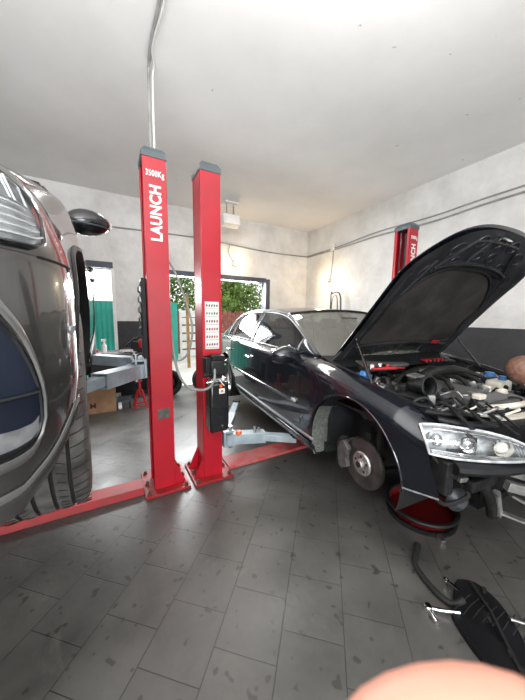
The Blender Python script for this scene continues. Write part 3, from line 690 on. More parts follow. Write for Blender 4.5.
for s in (-1,1):
    a_panel('front_fender',-.60,.655,s)
    fd = a_panel('front_door',.663,2.07,s)
    rd = a_panel('rear_door',2.078,2.97,s)
    a_panel('rear_fender',2.978,4.12,s)
    # pull handles, protective strips
    for y,par in ((1.93,fd),(2.84,rd)):
        x = s*(side_x(a_ctrl(y),.80))
        obj('door_handle', MB().tube(cr([(x,y-.10,.80),(x+s*.028,y-.07,.803),(x+s*.034,y,.803),(x+s*.028,y+.07,.803),(x,y+.10,.80)],5),.013,8), M['chrome'], par)
        obj('handle_recess', MB().ball((x-s*.004,y,.80),(.012,.075,.032)), M['dark'], par)
    for y0,y1,par in ((.69,2.06,fd),(2.09,2.64,rd)):
        r = [(s*(side_x(a_ctrl(y),.545)+.004),y,.545) for y in frange(y0,y1,12)]
        obj('rubbing_strip', MB().tube(r,.012,8,flat=1.0), M['audi'], par)
    x = s*(side_x(a_ctrl(.72),.545)+.012)
    obj('emblem_badge', MB().box((x,.74,.56),(.01,.07,.022)), M['hl_silver'], fd, smooth=False)
    # sill with bright strip
    sr = [(s*.885,y,.17) for y in frange(.43,2.53,20)]
    mb = MB(); mb.grid([[(s*.84,y,.155),(s*.895,y,.16),(s*.915,y,.20),(s*.918,y,.235)] for y in frange(.43,2.53,20)])
    sl = obj('side_sill', mb, M['audi'], car, solid=.004)
    obj('bright_strip', MB().tube([(s*(side_x(a_ctrl(y),.29)+.005),y,.285) for y in frange(.46,2.5,20)],.011,8), M['hl_grey'], sl)
    # wheel arch lips and liners
    for (yc,zc,R),nm in zip(ARCH,('front','rear')):
        lip = [(s*(side_x(a_ctrl(yc-R*cos(t)),max(.2,zc+R*sin(t)))-.006), yc-R*cos(t), zc+R*sin(t)) for t in frange(-.02,pi+.02,30)]
        obj('arch_lip', MB().tube(lip,.010,6), M['audi'], car)
        rows = []
        for t in frange(-.35,pi+.42,34):
            c = (yc-(R-.004)*cos(t), zc+(R-.004)*sin(t))
            rows.append([(s*lerp(.89,.52,k/6), c[0], c[1]) for k in range(7)])
        obj('wheel_liner', MB().grid(rows), M['dark'], car)
        if nm == 'rear':
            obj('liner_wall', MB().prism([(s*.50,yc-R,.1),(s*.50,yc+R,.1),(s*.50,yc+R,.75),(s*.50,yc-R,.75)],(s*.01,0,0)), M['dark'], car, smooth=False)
    # dusty rear half of the front liner, bulging
    rows = []
    for k in range(19):
        t = lerp(pi-.66,pi+.42,k/18); q = sin(pi*k/18)
        rows.append([(s*lerp(.91,.91-.50*sqrt(max(0,q))-.015,j/8), .055-(.432-.075*q*sin(pi*.5*j/8))*cos(t), .33+(.432-.075*q*sin(pi*.5*j/8))*sin(t)) for j in range(9)])
    ln = obj('dusty_liner_panel', MB().grid(rows), M['liner'], car)
    ln['label'] = 'dusty speckled grey green rear part of the wheel arch liner'
    # mirrors
    mir = MB().ball((0,0,0),(.155,.09,.098),18,12)
    for i,v in enumerate(mir.v):
        x,y,z = v; mir.v[i] = (s*(1.00)+s*x*1.0, .83+y*(1.0 if y<0 else .35), .985+z*(1 if z<0 else .80)-.010*(x/.1)**2)
    mo = obj('door_mirror', mir, M['audi'], car)
    obj('mirror_glass', MB().lathe([(0,.0),(.055,.0),(.058,-.004)],(s*1.0,.865,.985),(0,1,0),n=20), M['chrome'], mo)
    obj('mirror_stalk', MB().bar((s*.84,.85,.930),(s*.95,.83,.935),.11,.09,up=(0,0,1)), M['black_plastic'], mo, bevel=.01)
# greenhouse
a_base = lambda y: (pw(y,[(.6,.80),(.9,.862),(1.2,.872),(2.8,.867),(3.5,.82),(4,.76)]), pw(y,ZT)+.002)
ARZ = [(.60,.985),(.80,1.105),(1.0,1.215),(1.2,1.305),(1.38,1.36),(1.6,1.395),(1.9,1.415),(2.3,1.415),(2.7,1.395),(3.0,1.345),(3.3,1.245),(3.6,1.10),(3.85,1.0)]
ARX = [(.60,.795),(1.0,.735),(1.38,.665),(1.9,.63),(2.7,.625),(3.2,.655),(3.85,.72)]
a_rail = lambda y: (pw(y,ARX), max(pw(y,ARZ), pw(y,ZT)+.004))
for s in (-1,1):
    greenhouse(car, a_base, a_rail, s, [(.86,2.02),(2.12,2.88),(2.95,3.2)], M['audi'], M['hl_grey'], M['glass'])
    obj('roof_rail_trim', MB().tube([(s*(a_rail(y)[0]+.004),y,a_rail(y)[1]) for y in frange(.62,3.8,50)],.013,8), M['audi_dust'], car)
    st_ = MB().tube([(s*(lerp(a_base(y)[0],a_rail(y)[0],.5)),y,lerp(a_base(y)[1],a_rail(y)[1],.5)) for y in (1.79,1.80)],.02,6)
def roofpt(y,u):
    x,z = a_rail(y); return (u*x, y, z+.045*(1-u*u)*min(1,(z-.97)*3))
obj('roof', MB().grid([[roofpt(y,u) for u in frange(-1,1,16)] for y in frange(1.36,2.98,18)]), M['audi_dust'], car, solid=.02)
def wspt(v,u,off=0):
    b = Vector((u*.775, .62-.20*(1-u*u), .985+.005*(1-u*u))); t = Vector((u*.665,1.375-.09*(1-u*u),1.36+.045*(1-u*u)))
    p = b.lerp(t,v); return (p.x,p.y-off,p.z+off)
obj('windscreen', MB().grid([[wspt(v,u) for u in frange(-1,1,16)] for v in frange(0,1,10)]), M['glass_dusty'], car)
for s in (-1,1): obj('windscreen_pillar', MB().tube([wspt(v,s*1.0,.0) for v in frange(-.02,1,10)],[.018]*11,8), M['audi'], car)
obj('windscreen_header', MB().tube([wspt(1,u) for u in frange(-1,1,12)],.018,8), M['black_plastic'], car)
def rwpt(v,u):
    t = Vector((u*.62,2.98,1.35+.045*(1-u*u))); b = Vector((u*.70,3.62+.10*(1-u*u),1.02)); p = t.lerp(b,v); return tuple(p)
obj('rear_window', MB().grid([[rwpt(v,u) for u in frange(-1,1,12)] for v in frange(0,1,8)]), M['glass'], car)
bt = MB().grid([[(u*lerp(.80,.74,t), lerp(3.62,4.12,t)+.06*(1-u*u), lerp(1.0,.97,t)+.015*(1-u*u)) for u in frange(-1,1,12)] for t in frange(0,1,6)])
bt.grid([[(u*lerp(.74,.83,t), 4.12+.06*(1-u*u)+.05*sin(pi*t), lerp(.97,.3,t)) for u in frange(-1,1,12)] for t in frange(0,1,10)])
obj('boot_lid', bt, M['audi'], car, solid=.01)
# interior
for sx in (-.38,.38):
    sb = obj('front_seat', MB().box((sx,1.62,.62),(.50,.52,.16)).box((sx,1.92,.88),(.48,.14,.56),rx=radians(-14)), M['seatmat'], car, smooth=False, bevel=.04)
    obj('head_rest', MB().box((sx,2.0,1.23),(.26,.09,.16),rx=radians(-8)), M['seatmat'], sb, smooth=False, bevel=.035)
obj('rear_bench', MB().box((0,2.55,.58),(1.4,.5,.18)).box((0,2.88,.85),(1.4,.16,.5),rx=radians(-16)), M['seatmat'], car, smooth=False, bevel=.04)
obj('dashboard', MB().prism([(-.74,.66,.6),(-.74,.66,.955),(-.74,.85,.965),(-.74,1.08,.90),(-.74,1.12,.6)],(1.48,0,0)), M['black_plastic'], car, smooth=False, bevel=.02)
obj('steering_wheel', MB().lathe([(.175+.016*cos(a),.016*sin(a)) for a in frange(0,2*pi,8)[:-1]],(.38,1.22,.90),(0,.9,.43),n=28,closed=True).bar((.21,1.22,.90),(.55,1.22,.90),.05,.03), M['black_plastic'], car)
obj('inner_mirror', MB().box((0,1.12,1.30),(.22,.03,.06)), M['black_plastic'], car, smooth=False, bevel=.01)
obj('floor_pan', MB().bb((-.80,.42,.16),(.80,2.55,.24)).bb((-.50,2.4,.2),(.50,3.4,.30)).bb((-.72,3.36,.3),(.72,4.05,.4)), M['dark'], car, smooth=False)
# the bay
bay = MB()
bay.bb((-.52,-.45,.22),(.52,.42,.26)); bay.bb((-.78,.40,.24),(.78,.44,.93))
for s in (-1,1):
    bay.bb((s*.50,-.50,.26),(s*.52,.42,.62)); bay.bb((s*.50,-.60,.62),(s*.76,.42,.64))
obj('engine_bay_shell', bay, M['underhood'], car, smooth=False)
for s in (-1,1):
    # flanges the bonnet closes on
    mb = MB().grid([[(s*(pw(y,XT)),y,pw(y,ZT)),(s*(pw(y,XT)-.012),y,pw(y,ZT)-.018),(s*(pw(y,XT)-.05),y,pw(y,ZT)-.028),(s*(pw(y,XT)-.06),y,pw(y,ZT)-.09)] for y in frange(-.62,.60,24)])
    obj('fender_flange', mb, M['underhood'], car)
    obj('rubber_seal', MB().tube([(s*(pw(y,XT)-.055),y,pw(y,ZT)-.018) for y in frange(-.5,.5,16)],.010,8), M['rubber'], car)
    # suspension towers
    tw_ = obj('suspension_tower', MB().lathe([(.15,.60),(.13,.80),(.115,.825),(.06,.83),(.055,.815),(0,.815)],(s*.62,.02,0),n=24), M['underhood'], car)
    obj('tower_bolts', MB().cyl((s*.70,.02,.82),(s*.70,.02,.845),.012,n=6).cyl((s*.58,.09,.82),(s*.58,.09,.845),.012,n=6).cyl((s*.58,-.05,.82),(s*.58,-.05,.845),.012,n=6), M['steel'], tw_)
# front structure
obj('lock_carrier', MB().tube(cr([(-.74,-.46,.775),(-.62,-.56,.76),(-.35,-.64,.755),(0,-.67,.755),(.35,-.64,.755),(.62,-.56,.76),(.74,-.46,.775)],6),.024,8,flat=.7), M['black_plastic'], car)
obj('upper_seal', MB().tube(cr([(-.76,-.40,.80),(-.60,-.50,.79),(-.3,-.575,.785),(0,-.60,.785),(.3,-.575,.785),(.60,-.50,.79),(.76,-.40,.80)],6),.011,8), M['rubber'], car)
bb_ = obj('bumper_beam', MB().tube(cr([(-.80,-.60,.575),(-.62,-.68,.57),(-.3,-.75,.57),(0,-.77,.57),(.3,-.75,.57),(.62,-.68,.57),(.80,-.60,.575)],6),.052,10,flat=.62), M['black_plastic'], car)
obj('radiator', MB().bb((-.44,-.56,.26),(.44,-.50,.73)), M['engine_dark'], car, smooth=False)
obj('radiator_frame', MB().bb((-.47,-.575,.24),(-.43,-.49,.75)).bb((.43,-.575,.24),(.47,-.49,.75)).bb((-.47,-.575,.22),(.47,-.49,.26)), M['black_plastic'], car, smooth=False)
# engine
eng = obj('engine_block', MB().bb((-.26,-.36,.30),(.26,.30,.70)).bb((-.36,-.30,.55),(.36,.25,.74)), M['engine_dark'], car, smooth=False, bevel=.02)
ec = MB()
for k in range(2):
    sx = -1 if k else 1
    ec.box((sx*.21,-.10,.795),(.26,.52,.055),ry=sx*radians(14))
ecv = obj('engine_cover', ec, M['engine_cover'], car, smooth=False, bevel=.02)
rb = MB()
for sx in (-1,1):
    for k in range(5): rb.box((sx*(.13+.04*k),-.12,.832-(.01*k)),(.010,.40,.014),ry=sx*radians(14))
obj('cover_ribs', rb, M['engine_grey'], ecv, smooth=False)
obj('nose_cover', MB().box((-.12,-.44,.795),(.46,.17,.05),rx=radians(8)).box((-.12,-.44,.825),(.34,.10,.02),rx=radians(8)), M['engine_cover'], car, smooth=False, bevel=.015)
th = obj('intake_duct', MB().tube(cr([(-.60,-.30,.905),(-.585,-.24,.895),(-.54,-.16,.865),(-.45,-.10,.84),(-.36,-.08,.82)],6),[.062,.058]+[.052]*23,18,caps=False), M['black_plastic'], car, solid=.004)
obj('duct_collar', MB().lathe([(.062+.009*cos(a),.012*sin(a)) for a in frange(0,2*pi,8)[:-1]],(-.60,-.305,.906),(-.1,-.95,.2),n=24,closed=True), M['black_plastic'], th)
obj('duct_inside', MB().lathe([(0,0),(.055,0)],(-.58,-.22,.89),(-.1,-.95,.2),n=20), M['dark'], th)
obj('airbox', MB().bb((-.72,-.36,.66),(-.46,-.12,.82)).bb((-.70,-.34,.82),(-.52,-.16,.845)), M['black_plastic'], car, smooth=False, bevel=.015)
obj('intake_manifold', MB().tube(cr([(-.30,-.02,.86),(-.15,.0,.895),(0,.02,.90),(.15,.0,.895),(.30,-.02,.86)],6),.045,12).tube(cr([(-.3,.12,.84),(-.12,.14,.88),(.1,.15,.88),(.3,.12,.84)],6),.04,12), M['engine_dark'], car)
for x,y in ((-.22,-.22),(-.05,-.24),(.12,-.24),(.28,-.2),(-.3,.05),(.3,.05)):
    obj('runner_pipe', MB().tube(cr([(x,y,.83),(x*.9,y+.06,.875),(x*.8,y+.14,.885),(x*.75,y+.2,.86)],5),.016,10), M['engine_dark'], car)
for x,y,w_,d_ in ((-.05,.06,.20,.10),(.20,.02,.16,.09),(-.34,-.02,.13,.08)):
    obj('metal_cover', MB().box((x,y,.895),(w_,d_,.022),rx=radians(8),rz=.15), M['engine_grey'], car, smooth=False, bevel=.008)
obj('coolant_tank', MB().box((.15,-.32,.845),(.15,.11,.09)), M['cream'], car, smooth=False, bevel=.02)
for p_,r_ in (((.27,-.20,.885),.034),((.17,-.33,.888),.026)): obj('coolant_cap', MB().lathe([(0,.03),(r_-.004,.03),(r_,.0),(0,0)],p_,n=16), M['blue'], car)
wcap = obj('washer_cap', MB().lathe([(0,.028),(.032,.028),(.04,.0),(0,0)],(-.70,.13,.90),n=16).bb((-.72,.10,.84),(-.66,.20,.905)), M['blue'], car)
obj('scuttle_panel', MB().grid([[(u*.76, .60-.20*(1-u*u)-t*.20, .985-.065*t+.006*(1-u*u)) for u in frange(-1,1,18)] for t in frange(0,1,4)]), M['black_plastic'], car)
obj('cabin_filter_cover', MB().box((-.33,.31,.935),(.44,.20,.03),rx=radians(6)), M['engine_cover'], car, smooth=False, bevel=.01)
obj('battery_cover', MB().box((.32,.30,.925),(.40,.20,.04),rx=radians(6)), M['black_plastic'], car, smooth=False, bevel=.01)
for x0,x1,y in ((-.62,-.05,.47),(.0,.55,.46)):
    obj('wiper_arm', MB().tube(cr([(x0,y,.985),(lerp(x0,x1,.4),y+.02,1.008),(x1,y+.055,1.012)],6),.009,6).bar((x0+.02,y-.0,.99),(x1,y+.045,1.018),.012,.02), M['black'], car)
for s in (-1,1): obj('brace_bar', MB().bar((s*.70,-.33,.80),(s*.40,-.60,.785),.04,.02), M['engine_grey'], car, smooth=False, bevel=.004)
obj('cream_ducts', MB().tube(cr([(-.36,-.50,.80),(-.25,-.56,.815),(-.08,-.58,.82),(.1,-.57,.81),(.3,-.52,.80)],6),.018,8).bar((-.42,-.58,.76),(-.15,-.63,.775),.05,.02), M['cream'], car)
obj('spare_plug', MB().box((-.30,-.43,.845),(.07,.05,.03)), M['cream'], car, smooth=False, bevel=.006)
rnd = random.Random(11)
for k in range(56):
    x = rnd.uniform(-.66,.6); y = rnd.uniform(-.46,.34); z = rnd.uniform(.77,.87)
    a = rnd.uniform(0,2*pi); l = rnd.uniform(.10,.26)
    pts = cr([(x,y,z-.04),(x+cos(a)*l*.35,y+sin(a)*l*.3,z+rnd.uniform(.0,.03)),(x+cos(a)*l*.7,y+sin(a)*l*.6,z+rnd.uniform(-.01,.03)),(max(-.66,min(.66,x+cos(a+.5)*l)),max(-.5,min(.36,y+sin(a+.5)*l)),z-.04)],5)
    obj('engine_hose', MB().tube(pts, rnd.choice((.004,.006,.009,.012,.015)), 8), M[rnd.choice(('rubber','engine_dark','black_plastic','engine_grey','steel','rubber'))], car)
for k in range(60):
    x = rnd.uniform(-.66,.6); y = rnd.uniform(-.44,.32); z = rnd.uniform(.74,.83); mm = rnd.choice(('engine_dark','engine_grey','black_plastic','steel','engine_dark','engine_grey','cream'))
    if rnd.random() < .5: mb = MB().box((x,y,z+.02),(rnd.uniform(.02,.07),rnd.uniform(.02,.05),rnd.uniform(.03,.07)),rz=rnd.uniform(0,3),rx=rnd.uniform(-.4,.4))
    else: mb = MB().cyl((x,y,z-.03),(x+rnd.uniform(-.03,.03),y+rnd.uniform(-.03,.03),z+.03),rnd.uniform(.012,.035),n=12)
    obj('engine_fitting', mb, M[mm], car, bevel=.004)
for a_,b_,w_ in (((-.60,-.36,.87),(-.70,-.62,.77),.022),((-.66,-.42,.85),(-.56,-.66,.775),.03),((-.52,-.42,.86),(-.64,-.63,.80),.014),((-.44,-.48,.84),(-.50,-.72,.745),.02),((-.36,-.50,.83),(-.47,-.71,.775),.012)):
    obj('loose_trim_strip', MB().bar(a_,b_,w_,.008), M['black_plastic'], car, smooth=False)
for k in range(8):
    y_ = -.40-.03*k; x_ = -.70+.045*k
    obj('cable_loop', MB().tube(cr([(x_,y_,.80),(x_+.03,y_-.04,.835),(x_+.08,y_-.02,.83),(x_+.12,y_+.01,.80)],5),.005+.002*(k%3),7), M[('rubber','engine_grey','black_plastic','cream')[k%4]], car)
# headlights
def headlight(s):
    top = [(-.875,-.455,.765),(-.80,-.53,.772),(-.70,-.60,.762),(-.61,-.655,.748),(-.53,-.715,.725),(-.47,-.765,.69),(-.44,-.79,.665)]
    bot = [(-.872,-.52,.625),(-.80,-.585,.618),(-.71,-.645,.615),(-.62,-.695,.615),(-.54,-.74,.62),(-.48,-.775,.632),(-.44,-.795,.645)]
    T = cr(top,5); B = cr(bot,5)
    def P(i,v,off): 
        p = T[i].lerp(B[i],v); n = Vector((-.72,-.66,.2)); q = p + n*(.028*sin(pi*v)*.8 + off); return (-s*q.x if s>0 else q.x, q.y, q.z)
    n = len(T)
    h = obj('headlight', MB().grid([[P(i,v,-.055-.03*sin(pi*i/(n-1))) for v in frange(0,1,8)] for i in range(n)]), M['hl_silver'], car)
    rim = [P(i,0,.0) for i in range(n)]+[P(n-1,v,0) for v in (.3,.7)]+[P(i,1,.0) for i in range(n-1,-1,-1)]+[P(0,v,0) for v in (.7,.3)]
    wall_ = MB().grid([[P(i,0,.0),P(i,0,-.06)] for i in range(n)]).grid([[P(i,1,.0),P(i,1,-.06)] for i in range(n)]).grid([[P(0,v,0),P(0,v,-.06)] for v in frange(0,1,4)])
    obj('housing_wall', wall_, M['hl_grey'], h)
    obj('rim', MB().tube(rim,.007,6,closed=True), M['hl_silver'], h)
    obj('lens', MB().grid([[P(i,v,.002) for v in frange(0,1,8)] for i in range(n)]), M['glass_clear'], h)
    ax = (-.62 if s<0 else .62,-.75,.0)
    for i,v,r,mm in ((9,.50,.040,'chrome'),(17,.45,.043,'amber')):
        c = Vector(P(i,v,-.04))
        obj('projector', MB().lathe([(r,.03),(r*1.08,.02),(r*.9,.0),(r*.6,-.02),(0,-.03)],c,ax,n=22), M['chrome'], h)
        obj('projector_lens', MB().lathe([(0,.022),(r*.5,.018),(r*.78,.004),(r*.8,0)],c,ax,n=20), M[mm], h)
    obj('chrome_fins', MB().tube([P(i,.86,-.02) for i in range(1,n-3)],.006,6).tube([P(i,.93,-.012) for i in range(1,n-2)],.005,6).tube([P(i,.16,-.03) for i in range(3,n-6)],.005,6), M['chrome'], h)
    sg = MB()
    for k in range(7): sg.tube([P(n-11+k,.15+.05*k,-.03),P(n-9+k if n-9+k<n else n-1,.85,-.03)],.003,5)
    obj('reflector_ribs', sg, M['hl_grey'], h)
    obj('side_reflector', MB().ball(P(3,.5,-.035),(.03,.03,.035),14,8), M['chrome'], h)
    return h
headlight(-1); headlight(1)
# stripped front corner
for s in (-1,1):
    obj('corner_bracket', MB().bb((s*.50,-.66,.44),(s*.72,-.62,.50)).bb((s*.78,-.60,.42),(s*.84,-.50,.60)), M['engine_dark'], car, smooth=False, bevel=.008)
    hn = obj('horn', MB().lathe([(0,.035),(.03,.035),(.062,.01),(.066,0),(.062,-.01),(.0,-.02)],(s*.66,-.56,.33),(-.3*1,-.9,.1),n=24), M['grey_dark'], car)
    obj('front_pipe', MB().tube(cr([(s*.60,-.60,.50),(s*.56,-.62,.44),(s*.50,-.64,.33),(s*.44,-.63,.22)],6),.028,12), M['engine_dark'], car)
    obj('crash_bracket', MB().bar((s*.50,-.70,.54),(s*.36,-.82,.50),.05,.012,up=(0,1,.3)).bar((s*.50,-.70,.46),(s*.34,-.80,.42),.04,.05).bar((s*.46,-.70,.40),(s*.30,-.80,.30),.05,.012).bar((s*.50,-.66,.40),(s*.44,-.66,.24),.03,.03).bar((s*.44,-.66,.26),(s*.22,-.78,.17),.05,.012), M['engine_grey'], car, smooth=False, bevel=.003)
    obj('loom', MB().tube(cr([(s*.84,-.52,.60),(s*.80,-.60,.53),(s*.72,-.58,.48),(s*.68,-.62,.40),(s*.76,-.56,.33),(s*.82,-.52,.38)],6),.012,8).tube(cr([(s*.83,-.50,.54),(s*.74,-.60,.52),(s*.62,-.58,.46),(s*.55,-.60,.54)],6),.016,8), M['rubber'], car)
    for p_,r_ in (((s*.80,-.56,.56),.4),((s*.73,-.61,.50),-.2)): obj('connector', MB().box(p_,(.05,.03,.025),rz=r_), M['engine_grey'], car, smooth=False, bevel=.004)
    obj('chassis_leg', MB().bb((s*.40,-.62,.40),(s*.50,.42,.52)), M['underhood'], car, smooth=False, bevel=.006)
    # lower arch skirt end
    obj('skirt_clip', MB().tube([(s*.868,-.585,.405),(s*.90,-.40,.365)],.005,6), M['hl_grey'], car)
# hub assembly, wheel off
for s in (-1,1):
    c = (s*.80,0,.28); ax = (s,0,0)
    dk = obj('brake_disc', MB().lathe([(0,.012),(.085,.012),(.09,.008),(.178,.008),(.180,.004),(.180,-.018),(.178,-.02),(.09,-.02),(0,-.02)],c,ax,n=48), M['disc'], car)
    obj('hub_face', MB().lathe([(0,.045),(.030,.045),(.033,.040),(.036,.022),(.078,.020),(.086,.012)],c,ax,n=36), M['hub'], dk)
    hb = MB()
    for k in range(5):
        a = 2*pi*k/5+.3; hb.lathe([(0,.0),(.009,0),(.010,-.002)],(c[0]+s*.0222,c[1]+.055*cos(a),c[2]+.055*sin(a)),ax,n=10)
    hb.lathe([(0,0),(.022,0)],(c[0]+s*.046,c[1],c[2]),ax,n=16)
    obj('stud_holes', hb, M['dark'], dk)
    vr = MB()
    for k in range(60):
        a = 2*pi*k/60; vr.box((c[0]-s*.006,.1802*cos(a),c[2]+.1802*sin(a)),(.008,.004,.004),rx=a)
    obj('vent_slots', vr, M['dark'], dk, smooth=False)
    cal = MB()
    def arcbox(r0,r1,x0,x1,t0,t1):
        rows=[]
        for t in frange(t0,t1,10): rows.append([(x,r*cos(t),c[2]+r*sin(t)) for x,r in ((x0,r0),(x1,r0),(x1,r1),(x0,r1),(x0,r0))])
        cal.grid(rows); 
        for rr_ in (rows[0],rows[-1]): cal.add(rr_[:4],[(0,1,2,3)])
    arcbox(.115,.20,s*.822,s*.86,radians(-35),radians(38)); arcbox(.186,.21,s*.74,s*.86,radians(-28),radians(32)); arcbox(.11,.20,s*.70,s*.765,radians(-35),radians(38))
    obj('brake_caliper', cal, M['caliper'], car, bevel=.004)
    obj('caliper_bracket', MB().tube(cr([(s*.84,.12,.43),(s*.85,.16,.42),(s*.85,.205,.36),(s*.84,.215,.28)],5),.014,8), M['engine_dark'], car)
    obj('strut', MB().cyl((s*.66,.02,.25),(s*.60,.02,.80),.028).cyl((s*.64,.02,.36),(s*.62,.02,.62),.05), M['engine_dark'], car)
    for a_,b_,w_,h_ in (((s*.72,.0,.20),(s*.35,.14,.24),.05,.03),((s*.72,.0,.20),(s*.35,-.16,.24),.05,.03),((s*.72,.03,.48),(s*.5,.1,.56),.035,.02)): obj('control_arm', MB().bar(a_,b_,w_,h_), M['engine_dark'], car, smooth=False, bevel=.006)
    obj('knuckle', MB().bar((s*.74,0,.18),(s*.72,.02,.50),.07,.05,up=(0,1,0)), M['engine_dark'], car, smooth=False, bevel=.01)
    w_ = obj('rear_wheel', tyre_mesh(.335,.235,.24,(s*.80,3.06,.28),(1,0,0)), M['rubber'], car)
    rm = MB().lathe([(.235,.05),(.225,.06),(.20,.04),(.19,.0),(.06,.03),(0,.03)],(s*.83,3.06,.28),ax,n=36)
    obj('rim', rm, M['steel'], w_)
# raised bonnet
TH = radians(48.74)
def hoodp(x,s_,n_):   # n_ positive towards the outer skin
    return (x, .525 - s_*cos(TH) + n_*sin(TH), .932 + s_*sin(TH) + n_*cos(TH))
def hood_xy(u,v):
    w = .712-.045*v+.025*v**5; L_ = 1.324-.30*abs(u)**2.8
    s_ = v*L_ - .06*(1-u*u)*(1-v)
    x = u*w
    if v > .9: x = u*w*(1-.5*(v-.9)*abs(u)**2)
    return x, s_
def crown(u,v): return .055*(1-u*u)*(1-.7*v**4) + .008 - .02*v**6
hd = obj('bonnet', MB().grid([[hoodp(*hood_xy(u,v),crown(u,v)) for u in frange(-1,1,36)] for v in frange(0,1,36)]), M['audi'], car, solid=.004)
def inner(u,v,e): return hoodp(*hood_xy(u,v), crown(u,v)-.012-e)
def depth(u,v):
    """height pattern of the pressed inner frame"""
    a = abs(u); rim = max(0, 1-min((1-a)/.10,(1-v)/.075,(v)/.05)) if True else 0
    inpad = a < .80 - .30*max(0,(v-.62)/.2) if v > .62 else a < .80
    inside = inpad and .20 < v < .76
    if inside: return .012
    return .030 - .012*min(1,rim)
rows = [[inner(u,v,depth(u,v)) for u in frange(-.985,.985,60)] for v in frange(.01,.985,60)]
hi = obj('inner_frame', MB().grid(rows), M['underhood'], hd)
def pad_pts(k=1., e=.016):
    pts = [(-.78,.22),(-.80,.45),(-.79,.62),(-.50,.745),(0,.765),(.50,.745),(.79,.62),(.80,.45),(.78,.22),(0,.20)]
    return [inner(x*k, .48+(y-.48)*k, e) for x,y in [(p.x,p.y) for p in cr([(a,b,0) for a,b in pts],5,closed=True)]]
pp_ = MB(); loops = [pad_pts(k, .018+.006*(1-k)) for k in (1,.94,.8,.55,.3,.02)]
nl = len(loops[0]); rows = [l+[l[0]] for l in loops]; pp_.grid(rows)
pd_ = obj('insulation_pad', pp_, M['pad'], hd)
obj('pad_edge', MB().tube(pad_pts(1.,.022),.012,6,closed=True), M['rubber'], pd_)
for u0,v0,ru,rv in ((-.52,.90,.08,.03),(-.27,.925,.07,.03),(-.12,.85,.06,.025),(0,.93,.06,.03),(.12,.85,.06,.025),(.27,.925,.07,.03),(.52,.90,.08,.03),(-.72,.80,.05,.04),(.72,.80,.05,.04),(-.40,.82,.05,.02),(.40,.82,.05,.02)):
    obj('pressed_ring', MB().tube([inner(u0+ru*cos(a),v0+rv*sin(a),.030) for a in frange(0,2*pi,14)[:-1]],.006,6,closed=True), M['underhood'], hi)
for u0,v0,ru,rv in ((-.52,.90,.06,.02),(-.27,.925,.05,.02),(0,.93,.045,.02),(.27,.925,.05,.02),(.52,.90,.06,.02),(-.6,.12,.12,.035),(-.25,.12,.14,.035),(.25,.12,.14,.035),(.6,.12,.12,.035),(-.72,.80,.035,.03),(.72,.80,.035,.03)):
    L_ = [inner(u0+ru*cos(a),v0+rv*sin(a),.0335) for a in frange(0,2*pi,16)[:-1]]; obj('frame_hole', MB().add(L_,[tuple(range(len(L_)))]), M['dark'], hi, smooth=False)
ribs = MB()
for u0 in (-.44,0,.44): ribs.tube([inner(u0*lerp(1,1.0,t),lerp(.03,.20,t),.034) for t in frange(0,1,4)],.014,6)
for sg_ in (-1,1): ribs.tube([inner(sg_*.90,v,.030) for v in frange(.08,.86,20)],.014,6)
ribs.tube([inner(u,.195,.034) for u in frange(-.85,.85,20)],.014,6)
ribs.tube([inner(u,.80+.0*u,.034) for u in frange(-.62,.62,20)],.014,6)
obj('frame_ribs', ribs, M['underhood'], hi)
for u0,v0,u1,v1,r_ in ((-.62,.78,-.35,.93,.012),(.62,.78,.35,.93,.012),(-.2,.80,-.12,.95,.010),(.2,.80,.12,.95,.010),(-.78,.66,-.66,.86,.010),(.78,.66,.66,.86,.010),(-.35,.93,.35,.93,.012)):
    obj('front_brace_rib', MB().tube([inner(lerp(u0,u1,t),lerp(v0,v1,t),.030) for t in frange(0,1,8)],r_,6), M['underhood'], hi)
obj('latch_striker', MB().tube([inner(-.03,.955,.03),inner(-.03,.955,.075),inner(.03,.955,.075),inner(.03,.955,.03)],.006,8), M['steel'], hi)
def patch(u0,v0,du,dv,e): 
    return MB().add([inner(u0-du,v0-dv,e),inner(u0+du,v0-dv,e),inner(u0+du,v0+dv,e),inner(u0-du,v0+dv,e)],[(0,1,2,3)])
obj('red_sticker', patch(.60,.215,.07,.018,.046), M['red_plastic'], hi, smooth=False)
for u0 in (-.28,-.10,.16): obj('paper_sticker', patch(u0,.065,.045,.016,.040), M['sticker'], hi, smooth=False)
obj('round_sticker', MB().add([inner(-.55+.035*cos(a),.085+.018*sin(a),.040) for a in frange(0,2*pi,16)[:-1]],[tuple(range(16))]), mat('yellow_sticker',(.55,.50,.08),.5), hi, smooth=False)
for s in (-1,1):
    a_ = Vector((s*.74,.02 if s<0 else .10,.865)); b_ = Vector(inner(s*.93,.30,.03))
    g = obj('gas_strut', MB().cyl(a_, a_.lerp(b_,.55), .011, n=12).cyl(a_.lerp(b_,.5), b_, .006, n=10).ball(a_,.014).ball(b_,.014), M['black'], car)
    obj('bonnet_hinge', MB().tube([(s*.715,.60,.90),(s*.71,.52,.93),hoodp(s*.69,.16,-.015)],.014,6), M['underhood'], car, smooth=False)

